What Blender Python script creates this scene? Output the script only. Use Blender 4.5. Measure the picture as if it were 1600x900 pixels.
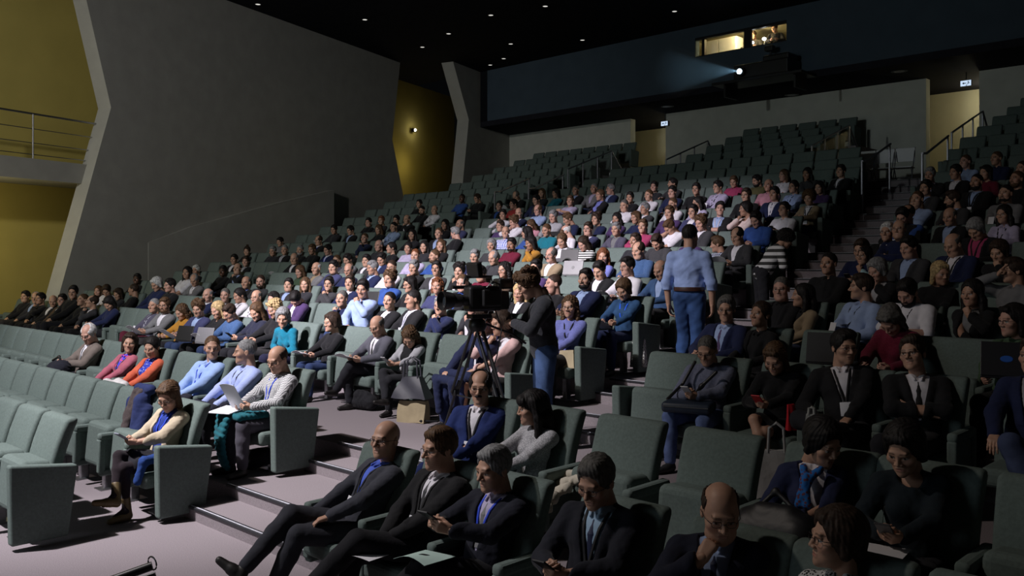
import bpy, bmesh, math, random
import numpy as np
from mathutils import Vector, Matrix

# ------------------------------------------------------------------ scene, camera, light
sc = bpy.context.scene
for o in list(bpy.data.objects):
    bpy.data.objects.remove(o)
COL = sc.collection
sc.view_settings.view_transform = 'Standard'
sc.view_settings.look = 'None'
sc.view_settings.gamma = 1.0
sc.view_settings.exposure = 0.0
sc.view_settings.use_curve_mapping = False

FPX, HOR, CAMH, VX = 1400.0, 410.0, 2.2, -655.0      # focal length in pixels, horizon row, eye height, row vanishing point
_u = np.array([(VX - 800) / FPX, 1.0]); _u /= np.hypot(*_u)
AX = -_u                                             # +X (along the rows) in (camera right, camera forward)
AY = np.array([-AX[1], AX[0]])
if AY[1] < 0: AY = -AY                               # +Y (up the hall)
cam_d = bpy.data.cameras.new('camera'); cam = bpy.data.objects.new('camera', cam_d); COL.objects.link(cam)
cam.location = (0, 0, CAMH)
cam.rotation_euler = (math.pi / 2, 0, math.atan2(-AX[1], AY[1]))
cam_d.sensor_width = 36.0; cam_d.lens = 36.0 * FPX / 1600.0
cam_d.shift_y = -(450.0 - HOR) / 1600.0
cam_d.clip_start = 0.05; cam_d.clip_end = 200
sc.camera = cam

def at_y(px, py, Y):            # point of the view ray on the plane y = Y
    t = (px - 800) / FPX; z = Y / (AY[0] * t + AY[1])
    return Vector((AX[0] * t * z + AX[1] * z, Y, CAMH - (py - HOR) / FPX * z))
def at_h(px, py, h):            # point of the view ray at height h
    z = (CAMH - h) * FPX / (py - HOR); xc = (px - 800) / FPX * z
    return Vector((AX[0] * xc + AX[1] * z, AY[0] * xc + AY[1] * z, h))
def at_wall(px, py, P, n):      # point of the view ray on the vertical plane through P with normal n
    t = (px - 800) / FPX
    d = Vector((AX[0] * t + AX[1], AY[0] * t + AY[1], -(py - HOR) / FPX)); o = Vector((0, 0, CAMH))
    s = (Vector(P) - o).dot(Vector(n)) / d.dot(Vector(n))
    return o + d * s

w = bpy.data.worlds.new('hall_dark'); sc.world = w; w.use_nodes = True
w.node_tree.nodes['Background'].inputs[0].default_value = (0.75, 0.85, 1.0, 1)
w.node_tree.nodes['Background'].inputs[1].default_value = 0.0016

def lamp(name, kind, loc, target, energy, color, **kw):
    d = bpy.data.lights.new(name, kind); d.energy = energy; d.color = color
    for k, v in kw.items(): setattr(d, k, v)
    o = bpy.data.objects.new(name, d); COL.objects.link(o); o.location = loc
    if target is not None:
        o.rotation_euler = (Vector(target) - Vector(loc)).to_track_quat('-Z', 'Y').to_euler()
    return o
# stage follow spot under the ceiling, the big screen's glow, and added fill spots without fixtures
lamp('stage_spot', 'SPOT', (-9.2, -1.4, 9.3), (-10.8, 5.8, 0.4), 5900, (1.0, 0.95, 0.98), spot_size=math.radians(65), spot_blend=0.55, shadow_soft_size=0.10)
lamp('aisle_fill', 'SPOT', (-9.4, -1.4, 9.3), (-5.9, 2.7, 0.2), 2300, (1.0, 0.95, 0.98), spot_size=math.radians(36), spot_blend=0.55, shadow_soft_size=0.10)  # added spot that stretches the stage light to the front stairs and seats
lamp('follow_spot', 'SPOT', (-9.6, -3.2, 9.2), (-11.5, 11.2, 1.8), 12500, (1.0, 0.91, 1.0), spot_size=math.radians(32), spot_blend=0.55, shadow_soft_size=0.10)
lamp('near_block_fill', 'SPOT', (-8.6, -0.8, 9.3), (-2.8, 8.2, 1.2), 880, (1.0, 0.88, 0.78), spot_size=math.radians(72), spot_blend=0.8, shadow_soft_size=0.25)  # added overhead fill for the near block, stands in for spill
lamp('screen_glow', 'AREA', (-11, -9, 4.5), (-14, 14, 3.5), 215, (0.82, 0.92, 1.0), shape='RECTANGLE', size=7, size_y=4)
lamp('rear_fill', 'SPOT', (-11, -10, 7.0), (-16, 26.4, 6.6), 1750, (0.90, 1.0, 0.96), spot_size=math.radians(50), spot_blend=0.9, shadow_soft_size=0.3)  # added unseen spot that lifts the back wall, clear of the near block
lamp('side_fill', 'SPOT', (-9.5, -7, 8.6), (-23.0, 12.0, 5.0), 3900, (1.0, 0.98, 0.92), spot_size=math.radians(52), spot_blend=1.0, shadow_soft_size=0.3)  # invented washer, only there to brighten the left wall
lamp('recess_fill', 'SPOT', (-15.0, -6, 5.5), (-25.0, 6.0, 3.4), 640, (1.0, 0.95, 0.75), spot_size=math.radians(50), spot_blend=0.9, shadow_soft_size=0.3)  # extra spot from the stage side, put in to brighten the yellow recess

# ------------------------------------------------------------------ materials
def newmat(name):
    m = bpy.data.materials.new(name); m.use_nodes = True
    nt = m.node_tree; b = nt.nodes['Principled BSDF']
    return m, nt, b
def N(nt, t, **kw):
    n = nt.nodes.new(t)
    for k, v in kw.items(): setattr(n, k, v)
    return n
def noise_mix(nt, b, src, scale, lo, hi, coord='Object', detail=4):
    """multiply colour src by a noise between lo and hi"""
    tc = N(nt, 'ShaderNodeTexCoord'); nz = N(nt, 'ShaderNodeTexNoise'); nz.inputs['Scale'].default_value = scale; nz.inputs['Detail'].default_value = detail
    nt.links.new(tc.outputs[coord], nz.inputs['Vector'])
    mr = N(nt, 'ShaderNodeMapRange'); mr.inputs[1].default_value = 0.3; mr.inputs[2].default_value = 0.7; mr.inputs[3].default_value = lo; mr.inputs[4].default_value = hi
    nt.links.new(nz.outputs[0], mr.inputs[0])
    mx = N(nt, 'ShaderNodeVectorMath', operation='SCALE'); nt.links.new(src, mx.inputs[0]); nt.links.new(mr.outputs[0], mx.inputs['Scale'])
    nt.links.new(mx.outputs[0], b.inputs['Base Color'])
    return nz, mx
def bump(nt, b, scale, strength, dist=0.01, coord='Object', detail=3, stretch=None):
    tc = N(nt, 'ShaderNodeTexCoord'); nz = N(nt, 'ShaderNodeTexNoise'); nz.inputs['Scale'].default_value = scale; nz.inputs['Detail'].default_value = detail
    if stretch:
        mp = N(nt, 'ShaderNodeMapping'); mp.inputs['Scale'].default_value = stretch
        nt.links.new(tc.outputs[coord], mp.inputs['Vector']); nt.links.new(mp.outputs[0], nz.inputs['Vector'])
    else: nt.links.new(tc.outputs[coord], nz.inputs['Vector'])
    bp = N(nt, 'ShaderNodeBump'); bp.inputs['Strength'].default_value = strength; bp.inputs['Distance'].default_value = min(dist, .22 / scale)
    nt.links.new(nz.outputs[0], bp.inputs['Height']); nt.links.new(bp.outputs[0], b.inputs['Normal'])
def mat(name, col, rough=0.7, metal=0.0, nscale=None, lo=0.85, hi=1.1, bscale=None, bstr=0.2, emit=None, coord='Object', spec=None):
    m, nt, b = newmat(name)
    b.inputs['Roughness'].default_value = rough; b.inputs['Metallic'].default_value = metal
    if spec is not None: b.inputs['Specular IOR Level'].default_value = spec
    if nscale:
        c = N(nt, 'ShaderNodeRGB'); c.outputs[0].default_value = (*col, 1); noise_mix(nt, b, c.outputs[0], nscale, lo, hi, coord)
    else: b.inputs['Base Color'].default_value = (*col, 1)
    if bscale: bump(nt, b, bscale, bstr, coord=coord)
    if emit: b.inputs['Emission Color'].default_value = (*emit[0], 1); b.inputs['Emission Strength'].default_value = emit[1]
    return m
def objcol_mat(name, rough, nscale, lo, hi, bscale, bstr, stretch=None, sheen=0.0, spec=0.3):
    m, nt, b = newmat(name); oi = N(nt, 'ShaderNodeObjectInfo')
    noise_mix(nt, b, oi.outputs['Color'], nscale, lo, hi)
    b.inputs['Roughness'].default_value = rough; b.inputs['Sheen Weight'].default_value = sheen; b.inputs['Specular IOR Level'].default_value = spec
    bump(nt, b, bscale, bstr, stretch=stretch)
    return m
M = {}
M['cloth'] = objcol_mat('woven_cloth', 0.85, 9, 0.86, 1.08, 16, 0.55, sheen=0.05, spec=0.15)
M['knit'] = objcol_mat('knitted_cloth', 0.95, 60, 0.8, 1.1, 90, 0.5, sheen=0.1, spec=0.1)
M['denim'] = objcol_mat('denim', 0.9, 7, 0.65, 1.25, 14, 0.6, spec=0.15)
M['hair'] = objcol_mat('hair_strands', 0.6, 45, 0.5, 1.4, 110, 0.9, stretch=(1, 0.35, 0.3), spec=0.2)
M['leather'] = objcol_mat('leather', 0.52, 20, 0.9, 1.05, 90, 0.15, spec=0.5)
M['plastic'] = objcol_mat('plastic', 0.4, 5, 0.97, 1.03, 30, 0.02, spec=0.5)
M['paper'] = objcol_mat('paper', 0.8, 3, 0.95, 1.02, 20, 0.03)
M['metal'] = mat('brushed_metal', (0.45, 0.45, 0.47), 0.35, 1.0, nscale=30)
M['darkmetal'] = mat('dark_metal', (0.03, 0.03, 0.033), 0.4, 0.6, nscale=30)
M['black'] = mat('black_plastic', (0.012, 0.012, 0.013), 0.4, nscale=12)
M['glass'] = mat('lens_glass', (0.02, 0.025, 0.03), 0.08)
M['ribbon'] = objcol_mat('lanyard_ribbon', 0.6, 30, 0.9, 1.05, 60, 0.05)
# skin: object colour, with lips, eyes and brows from a colour attribute
def skin_mat():
    m, nt, b = newmat('skin'); oi = N(nt, 'ShaderNodeObjectInfo'); at = N(nt, 'ShaderNodeAttribute'); at.attribute_name = 'paint'
    mx = N(nt, 'ShaderNodeMix', data_type='RGBA'); nt.links.new(at.outputs['Alpha'], mx.inputs['Factor'])
    nt.links.new(oi.outputs['Color'], mx.inputs[6]); nt.links.new(at.outputs['Color'], mx.inputs[7])
    noise_mix(nt, b, mx.outputs[2], 25, 0.9, 1.07)
    b.inputs['Roughness'].default_value = 0.5; b.inputs['Specular IOR Level'].default_value = 0.35
    b.inputs['Subsurface Weight'].default_value = 0.0
    bump(nt, b, 180, 0.08)
    return m
M['skin'] = skin_mat()
def pattern_mat(name, kind, c1, c2, scale, rough=0.85):
    m, nt, b = newmat(name); tc = N(nt, 'ShaderNodeTexCoord')
    mx = N(nt, 'ShaderNodeMix', data_type='RGBA'); mx.inputs[6].default_value = (*c1, 1); mx.inputs[7].default_value = (*c2, 1)
    if kind == 'check':
        sx = N(nt, 'ShaderNodeSeparateXYZ'); nt.links.new(tc.outputs['Object'], sx.inputs[0]); hs = []
        for ax in (0, 2):
            mu = N(nt, 'ShaderNodeMath', operation='MULTIPLY'); mu.inputs[1].default_value = scale; nt.links.new(sx.outputs[ax], mu.inputs[0])
            sn = N(nt, 'ShaderNodeMath', operation='SINE'); nt.links.new(mu.outputs[0], sn.inputs[0])
            g = N(nt, 'ShaderNodeMath', operation='GREATER_THAN'); g.inputs[1].default_value = 0.1; nt.links.new(sn.outputs[0], g.inputs[0]); hs.append(g)
        ad = N(nt, 'ShaderNodeMath', operation='ADD'); nt.links.new(hs[0].outputs[0], ad.inputs[0]); nt.links.new(hs[1].outputs[0], ad.inputs[1])
        hf = N(nt, 'ShaderNodeMath', operation='MULTIPLY'); hf.inputs[1].default_value = 0.5; nt.links.new(ad.outputs[0], hf.inputs[0])
        nt.links.new(hf.outputs[0], mx.inputs['Factor'])
    elif kind == 'stripe':
        sx = N(nt, 'ShaderNodeSeparateXYZ'); nt.links.new(tc.outputs['Object'], sx.inputs[0])
        mu = N(nt, 'ShaderNodeMath', operation='MULTIPLY'); mu.inputs[1].default_value = scale; nt.links.new(sx.outputs[2], mu.inputs[0])
        sn = N(nt, 'ShaderNodeMath', operation='SINE'); nt.links.new(mu.outputs[0], sn.inputs[0])
        g = N(nt, 'ShaderNodeMath', operation='GREATER_THAN'); g.inputs[1].default_value = 0.0; nt.links.new(sn.outputs[0], g.inputs[0]); nt.links.new(g.outputs[0], mx.inputs['Factor'])
    else:
        vo = N(nt, 'ShaderNodeTexVoronoi'); vo.inputs['Scale'].default_value = scale; nt.links.new(tc.outputs['Object'], vo.inputs['Vector'])
        g = N(nt, 'ShaderNodeMath', operation='LESS_THAN'); g.inputs[1].default_value = 0.28 if kind == 'dots' else 0.42; nt.links.new(vo.outputs['Distance'], g.inputs[0]); nt.links.new(g.outputs[0], mx.inputs['Factor'])
    nt.links.new(mx.outputs[2], b.inputs['Base Color']); b.inputs['Roughness'].default_value = rough
    bump(nt, b, 16, 0.35)
    return m
M['gingham'] = pattern_mat('black_white_gingham', 'check', (0.03, 0.03, 0.035), (0.8, 0.8, 0.82), 420)
M['bluecheck'] = pattern_mat('blue_check', 'check', (0.05, 0.1, 0.5), (0.8, 0.82, 0.9), 130)
M['darkcheck'] = pattern_mat('dark_check', 'check', (0.02, 0.025, 0.05), (0.5, 0.55, 0.7), 150)
M['stripes'] = pattern_mat('black_white_stripes', 'stripe', (0.02, 0.02, 0.02), (0.75, 0.75, 0.75), 140)
M['bigstripes'] = pattern_mat('broad_knit_stripes', 'stripe', (0.03, 0.03, 0.03), (0.6, 0.6, 0.62), 62)
M['lace'] = pattern_mat('white_lace', 'flower', (0.30, 0.30, 0.32), (0.5, 0.5, 0.53), 90)
M['print'] = pattern_mat('black_white_print', 'flower', (0.6, 0.6, 0.6), (0.02, 0.02, 0.02), 70)
M['dots'] = pattern_mat('blue_dots', 'dots', (0.02, 0.04, 0.42), (0.7, 0.72, 0.8), 45)
M['scarf'] = pattern_mat('bright_print', 'flower', (0.01, 0.13, 0.45), (0.10, 0.03, 0.06), 55)
M['redblue'] = pattern_mat('red_blue_print', 'flower', (0.05, 0.06, 0.65), (0.7, 0.06, 0.18), 30)
# ------------------------------------------------------------------ implicit surfaces -> quad meshes
class Field:
    def __init__(s, lo, hi, h):
        s.h = h; s.lo = np.array(lo, np.float32) - 2 * h
        n = np.ceil((np.array(hi) + 2 * h - s.lo) / h).astype(int) + 1
        s.n = n; s.d = np.ones(n, np.float32)
        s.ax = [(s.lo[i] + h * np.arange(n[i])).astype(np.float32) for i in range(3)]
    def blk(s, lo, hi):
        a = np.clip(np.floor((np.array(lo) - s.lo) / s.h).astype(int), 0, s.n); b = np.clip(np.ceil((np.array(hi) - s.lo) / s.h).astype(int) + 1, 0, s.n)
        if np.any(b <= a): return None
        sl = tuple(slice(a[i], b[i]) for i in range(3))
        return sl, s.ax[0][sl[0]][:, None, None], s.ax[1][sl[1]][None, :, None], s.ax[2][sl[2]][None, None, :]
    def comb(s, sl, e, k, op):
        d = s.d[sl]
        if op == 's': e = -e; 
        if op == 'u':
            r = np.minimum(d, e)
            if k > 0: hh = np.maximum(k - np.abs(d - e), 0) / k; r = r - hh * hh * k * 0.25
        else:
            r = np.maximum(d, e)
            if k > 0: hh = np.maximum(k - np.abs(d - e), 0) / k; r = r + hh * hh * k * 0.25
        s.d[sl] = r
    def cone(s, a, b, r1, r2, k=0.0, op='u', sq=(1, 1, 1)):
        a = np.array(a, np.float32); b = np.array(b, np.float32); m = max(r1, r2) / min(sq) + k + 2.5 * s.h
        B = s.blk(np.minimum(a, b) - m, np.maximum(a, b) + m)
        if B is None: return
        sl, X, Y, Z = B; v = b - a; L = float(v @ v) + 1e-9
        px, py, pz = X - a[0], Y - a[1], Z - a[2]
        t = np.clip((px * v[0] + py * v[1] + pz * v[2]) / L, 0, 1)
        e = np.sqrt((sq[0] * (px - t * v[0])) ** 2 + (sq[1] * (py - t * v[1])) ** 2 + (sq[2] * (pz - t * v[2])) ** 2) - (r1 + t * (r2 - r1))
        s.comb(sl, e, k, op)
    def ell(s, c, r, k=0.0, op='u'):
        c = np.array(c, np.float32); r = np.array(r, np.float32); m = r + k + 2.5 * s.h
        B = s.blk(c - m, c + m)
        if B is None: return
        sl, X, Y, Z = B
        X, Y, Z = X - c[0], Y - c[1], Z - c[2]
        k0 = np.sqrt((X / r[0]) ** 2 + (Y / r[1]) ** 2 + (Z / r[2]) ** 2); k1 = np.sqrt((X / r[0] ** 2) ** 2 + (Y / r[1] ** 2) ** 2 + (Z / r[2] ** 2) ** 2) + 1e-6
        s.comb(sl, k0 * (k0 - 1) / k1, k, op)
    def box(s, c, hs, rad=0.0, k=0.0, op='u'):
        c = np.array(c, np.float32); hs = np.array(hs, np.float32); m = hs + k + 2.5 * s.h
        B = s.blk(c - m, c + m)
        if B is None: return
        sl, X, Y, Z = B
        q = [np.abs(p - c[i]) - hs[i] + rad for i, p in enumerate((X, Y, Z))]
        e = np.sqrt(np.maximum(q[0], 0) ** 2 + np.maximum(q[1], 0) ** 2 + np.maximum(q[2], 0) ** 2) + np.minimum(np.maximum(q[0], np.maximum(q[1], q[2])), 0) - rad
        s.comb(sl, e, k, op)
    def fn(s, f, op='i', k=0.0):
        X, Y, Z = s.ax[0][:, None, None], s.ax[1][None, :, None], s.ax[2][None, None, :]
        s.comb((slice(None),) * 3, f(X, Y, Z) + 0 * s.d, k, op)
    def add(s, f):
        X, Y, Z = s.ax[0][:, None, None], s.ax[1][None, :, None], s.ax[2][None, None, :]
        s.d = s.d + f(X, Y, Z)
    def wrinkle(s, amp, f=1.0):
        s.add(lambda X, Y, Z: (amp * (np.sin(38 * f * Z + 9 * np.sin(13 * f * X) + 7 * np.sin(11 * f * Y)) * np.sin(17 * f * X + 23 * f * Y + 5 * np.sin(19 * f * Z)))).astype(np.float32))
    def front(s, x, z):         # y of the front-most surface at (x, z)
        i = int(round((x - s.lo[0]) / s.h)); k = int(round((z - s.lo[2]) / s.h))
        i = min(max(i, 0), s.n[0] - 1); k = min(max(k, 0), s.n[2] - 1); c = s.d[i, :, k] < 0
        if not c.any(): return None
        j = int(np.argmax(c)); return float(s.ax[1][j])
    def mesh(s):
        d = s.d; sg = d < 0
        c = sg[:-1, :-1, :-1].astype(np.int8)
        for o in ((1,0,0),(0,1,0),(0,0,1),(1,1,0),(1,0,1),(0,1,1),(1,1,1)):
            c = c + sg[o[0]:sg.shape[0]-1+o[0], o[1]:sg.shape[1]-1+o[1], o[2]:sg.shape[2]-1+o[2]]
        act = (c > 0) & (c < 8); I = np.argwhere(act)
        idx = np.full(act.shape, -1, np.int32); idx[act] = np.arange(len(I))
        offs = np.array([(a, b, e) for a in (0, 1) for b in (0, 1) for e in (0, 1)])
        val = np.stack([d[I[:, 0] + o[0], I[:, 1] + o[1], I[:, 2] + o[2]] for o in offs], 1)
        P = np.zeros((len(I), 3)); W = np.zeros(len(I))
        for i in range(8):
            for j in range(i + 1, 8):
                if np.abs(offs[i] - offs[j]).sum() != 1: continue
                x = (val[:, i] < 0) != (val[:, j] < 0); t = np.where(x, val[:, i] / np.where(x, val[:, i] - val[:, j], 1), 0)
                P += np.where(x[:, None], offs[i] + t[:, None] * (offs[j] - offs[i]), 0); W += x
        V = s.lo + s.h * (I + P / W[:, None]); Q = []
        for a in range(3):
            b, e = (a + 1) % 3, (a + 2) % 3
            lo = [slice(1, -1)] * 3; lo[a] = slice(0, -1); hi = list(lo); hi[a] = slice(1, None)
            s0 = sg[tuple(lo)]; s1 = sg[tuple(hi)]; p = np.argwhere(s0 != s1); ins = s0[s0 != s1]
            g = p.copy()
            for q in (b, e): g[:, q] += 1
            def cell(db, de):
                h = g.copy(); h[:, b] -= db; h[:, e] -= de; return idx[h[:, 0], h[:, 1], h[:, 2]]
            q = np.stack([cell(1, 1), cell(0, 1), cell(0, 0), cell(1, 0)], 1)
            q[~ins] = q[~ins][:, ::-1]; Q.append(q)
        return V, np.concatenate(Q)

def to_mesh(name, V, F, material=None, smooth=True, paint=None):
    me = bpy.data.meshes.new(name); V = np.asarray(V, np.float32)
    if isinstance(F, np.ndarray):
        me.vertices.add(len(V)); me.vertices.foreach_set('co', np.ascontiguousarray(V).ravel())
        k = F.shape[1]; me.loops.add(F.size); me.loops.foreach_set('vertex_index', np.ascontiguousarray(F, np.int32).ravel())
        me.polygons.add(len(F)); me.polygons.foreach_set('loop_start', np.arange(0, F.size, k, dtype=np.int32))
        me.update(calc_edges=True)
    else:
        me.from_pydata([tuple(map(float, v)) for v in V], [], [tuple(map(int, f)) for f in F]); me.update()
    if smooth: me.polygons.foreach_set('use_smooth', np.ones(len(me.polygons), bool))
    if paint is not None:
        ca = me.color_attributes.new('paint', 'FLOAT_COLOR', 'POINT'); ca.data.foreach_set('color', np.ascontiguousarray(paint, np.float32).ravel())
    if material is not None: me.materials.append(material)
    return me
def link(name, me, parent=None, color=None, loc=None, rot=None):
    o = bpy.data.objects.new(name, me); COL.objects.link(o)
    if parent is not None: o.parent = parent
    if color is not None: o.color = (*color, 1)
    if loc is not None: o.location = loc
    if rot is not None: o.rotation_euler = rot
    return o
def tag(o, label=None, cat=None, group=None, kind=None):
    if label: o['label'] = label
    if cat: o['category'] = cat
    if group: o['group'] = group
    if kind: o['kind'] = kind
    return o
class MB:                                            # polygon collector for boxes, tubes, prisms and patches
    def __init__(s): s.V = []; s.F = []
    def add(s, V, F):
        n = len(s.V); s.V += [tuple(map(float, v)) for v in V]; s.F += [tuple(int(i) + n for i in f) for f in F]; return s
    def box(s, c, size, bev=0.0, rz=0.0, mtx=None, seg=2):
        bm = bmesh.new(); bmesh.ops.create_cube(bm, size=1.0); bmesh.ops.scale(bm, vec=size, verts=bm.verts)
        if bev > 0: bmesh.ops.bevel(bm, geom=bm.edges[:] , offset=bev, segments=seg, affect='EDGES', profile=0.5)
        T = Matrix.Translation(c) @ Matrix.Rotation(rz, 4, 'Z')
        if mtx is not None: T = mtx @ T
        bm.verts.index_update(); s.add([T @ v.co for v in bm.verts], [[v.index for v in f.verts] for f in bm.faces]); bm.free(); return s
    def tube(s, pts, r, n=8, cap=True, r2=None):
        pts = [Vector(p) for p in pts]; rings = []; base = len(s.V)
        for i, p in enumerate(pts):
            d = (pts[min(i + 1, len(pts) - 1)] - pts[max(i - 1, 0)]).normalized()
            u = d.cross(Vector((0, 0, 1)) if abs(d.z) < 0.9 else Vector((1, 0, 0))).normalized(); v = d.cross(u)
            rr = r if r2 is None else r + (r2 - r) * i / (len(pts) - 1)
            rings.append([p + (u * math.cos(2 * math.pi * k / n) + v * math.sin(2 * math.pi * k / n)) * rr for k in range(n)])
        V = [q for R in rings for q in R]; F = []
        for i in range(len(pts) - 1):
            for k in range(n): F.append((i * n + k, i * n + (k + 1) % n, (i + 1) * n + (k + 1) % n, (i + 1) * n + k))
        if cap: F.append(tuple(range(n))[::-1]); F.append(tuple(range((len(pts) - 1) * n, len(pts) * n)))
        return s.add(V, F)
    def prism(s, poly, d):                            # polygon (list of points) swept by vector d
        d = Vector(d); n = len(poly); V = [Vector(p) for p in poly] + [Vector(p) + d for p in poly]
        F = [tuple(range(n)), tuple(range(n, 2 * n))[::-1]] + [(i, i + n, (i + 1) % n + n, (i + 1) % n) for i in range(n)]
        return s.add(V, F)
    def lathe(s, prof, n=16, c=(0, 0, 0), mtx=None):
        V = []; F = []
        for r, z in prof:
            for k in range(n): V.append(Vector((c[0] + r * math.cos(2 * math.pi * k / n), c[1] + r * math.sin(2 * math.pi * k / n), c[2] + z)))
        m = len(prof)
        for i in range(m - 1):
            for k in range(n): F.append((i * n + k, i * n + (k + 1) % n, (i + 1) * n + (k + 1) % n, (i + 1) * n + k))
        F.append(tuple(range(n))[::-1]); F.append(tuple(range((m - 1) * n, m * n)))
        if mtx is not None: V = [mtx @ v for v in V]
        return s.add(V, F)
    def sheet(s, grid, th=0.002):                     # grid of points -> thin solid sheet
        r, c = len(grid), len(grid[0]); G = [[Vector(p) for p in row] for row in grid]; V = []; 
        nrm = (G[0][-1] - G[0][0]).cross(G[-1][0] - G[0][0]).normalized() * th
        for sgn in (0, 1):
            for row in G:
                for p in row: V.append(p + nrm * sgn)
        F = []; k = r * c
        for i in range(r - 1):
            for j in range(c - 1):
                a = i * c + j; F.append((a, a + 1, a + c + 1, a + c)); F.append((k + a, k + a + c, k + a + c + 1, k + a + 1))
        for i in range(r - 1):
            for j in (0, c - 1): a = i * c + j; F.append((a, a + c, k + a + c, k + a))
        for j in range(c - 1):
            for i in (0, r - 1): a = i * c + j; F.append((a, a + 1, k + a + 1, k + a))
        return s.add(V, F)
    def build(s, name, m, parent=None, color=None, smooth=False, loc=None, rot=None):
        me = to_mesh(name, np.array(s.V), s.F, m, smooth)
        if smooth: me.set_sharp_from_angle(angle=math.radians(40))
        return link(name, me, parent, color, loc, rot)
def empty(name, loc, rz=0.0):
    o = bpy.data.objects.new(name, None); COL.objects.link(o); o.location = loc; o.rotation_euler = (0, 0, rz); o.empty_display_size = 0.1; return o
# ------------------------------------------------------------------ heads, hair, hands
def build_head(kind, h):
    fem = kind in 'fg'; f = Field((-.11, -.15, -.2), (.11, .13, .14), h)
    jw = {'m': .050, 'M': .060, 'o': .046, 'f': .043, 'g': .046}[kind]; fw = {'m': .062, 'M': .070, 'o': .058, 'f': .058, 'g': .060}[kind]
    f.cone((0, .030, -.06), (0, .045, -.18), .048 if fem else .0535, .051 if fem else .059)
    if kind == 'M': f.ell((0, -.03, -.105), (.058, .05, .035), .03)
    f.ell((0, .012, .035), (.077, .098, .090), .02)
    f.ell((0, -.032, -.028), (fw, .062, .086), .03)
    f.ell((0, -.042, -.080), (jw, .047, .034), .03)
    f.ell((0, -.080, -.100), (.022 if not fem else .017, .016, .016), .025)
    for sx in (-1, 1):
        f.ell((sx * .043, -.064, -.022), (.024, .022, .020), .025)
        f.ell((sx * .033, -.104, .002), (.019, .016, .012), .012, 's')
        f.ell((sx * .032, -.079, .002), (.0135, .0125, .0125), .002)
        f.cone((sx * .018, -.0925, .011), (sx * .044, -.083, .008), .0042, .0036, .003)          # upper lid
        f.cone((sx * .020, -.0905, -.0095), (sx * .042, -.083, -.008), .0032, .003, .004)        # lower lid
        f.ell((sx * .077, .012, -.006), (.0095, .020, .031), .006); f.ell((sx * .086, .004, -.004), (.005, .009, .015), .004, 's')
    f.cone((-.036, -.086, .024), (.036, -.086, .024), .011 if not fem else .008, .011 if not fem else .008, .018)
    nl = -.1165 if not fem else -.111
    f.cone((0, -.092, .012), (0, nl, -.026), .0072, .0115 if not fem else .0092, .014)
    for sx in (-1, 1): f.ell((sx * .013, -.102, -.031), (.0095, .010, .008), .008); f.ell((sx * .007, -.110, -.040), (.0035, .004, .003), .002, 's')
    f.cone((-.016, -.0885, -.0585), (.016, -.0885, -.0585), .0065, .0065, .008); f.cone((-.013, -.0885, -.0695), (.013, -.0885, -.0695), .0075, .0075, .008)
    f.cone((-.023, -.0955, -.0642), (.023, -.0955, -.0642), .0022, .0022, .003, 's')
    V, F = f.mesh()
    P = np.zeros((len(V), 4), np.float32); x, y, z = np.abs(V[:, 0]), V[:, 1], V[:, 2]
    def setc(m, c, a): P[m] = (*c, a)
    lip = (y < -.086) & (np.abs(z + .0645) < .0095 * (1 - (x / .0235) ** 2)) & (x < .0235); setc(lip, (.36, .12, .11) if fem else (.38, .18, .15), .6)
    de = np.sqrt((x - .032) ** 2 + (y + .079) ** 2 + (z - .002) ** 2)
    eye = (de < .0150) & (y < -.080) & (z < .0085) & (z > -.0055); setc(eye, (.50, .47, .45), 1)
    iris = (np.hypot(x - .032, z - .002) < .0068) & (y < -.084) & eye; setc(iris, (.05, .03, .02), 1)
    lid = (np.abs(z - .012) < .0035) & (np.abs(x - .031) < .016) & (y < -.078); setc(lid, (.12, .06, .045), .7)
    brow = (np.abs(z - .0265 + (x - .03) ** 2 * 6) < (.0055 if not fem else .0038)) & (x > .012) & (x < .052) & (y < -.066); setc(brow, (.07, .045, .03), .65)
    chk = (np.hypot(x - .045, z + .028) < .022) & (y < -.05) & (P[:, 3] == 0); setc(chk, (.60, .25, .19), .18)
    return V, F, P

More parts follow.
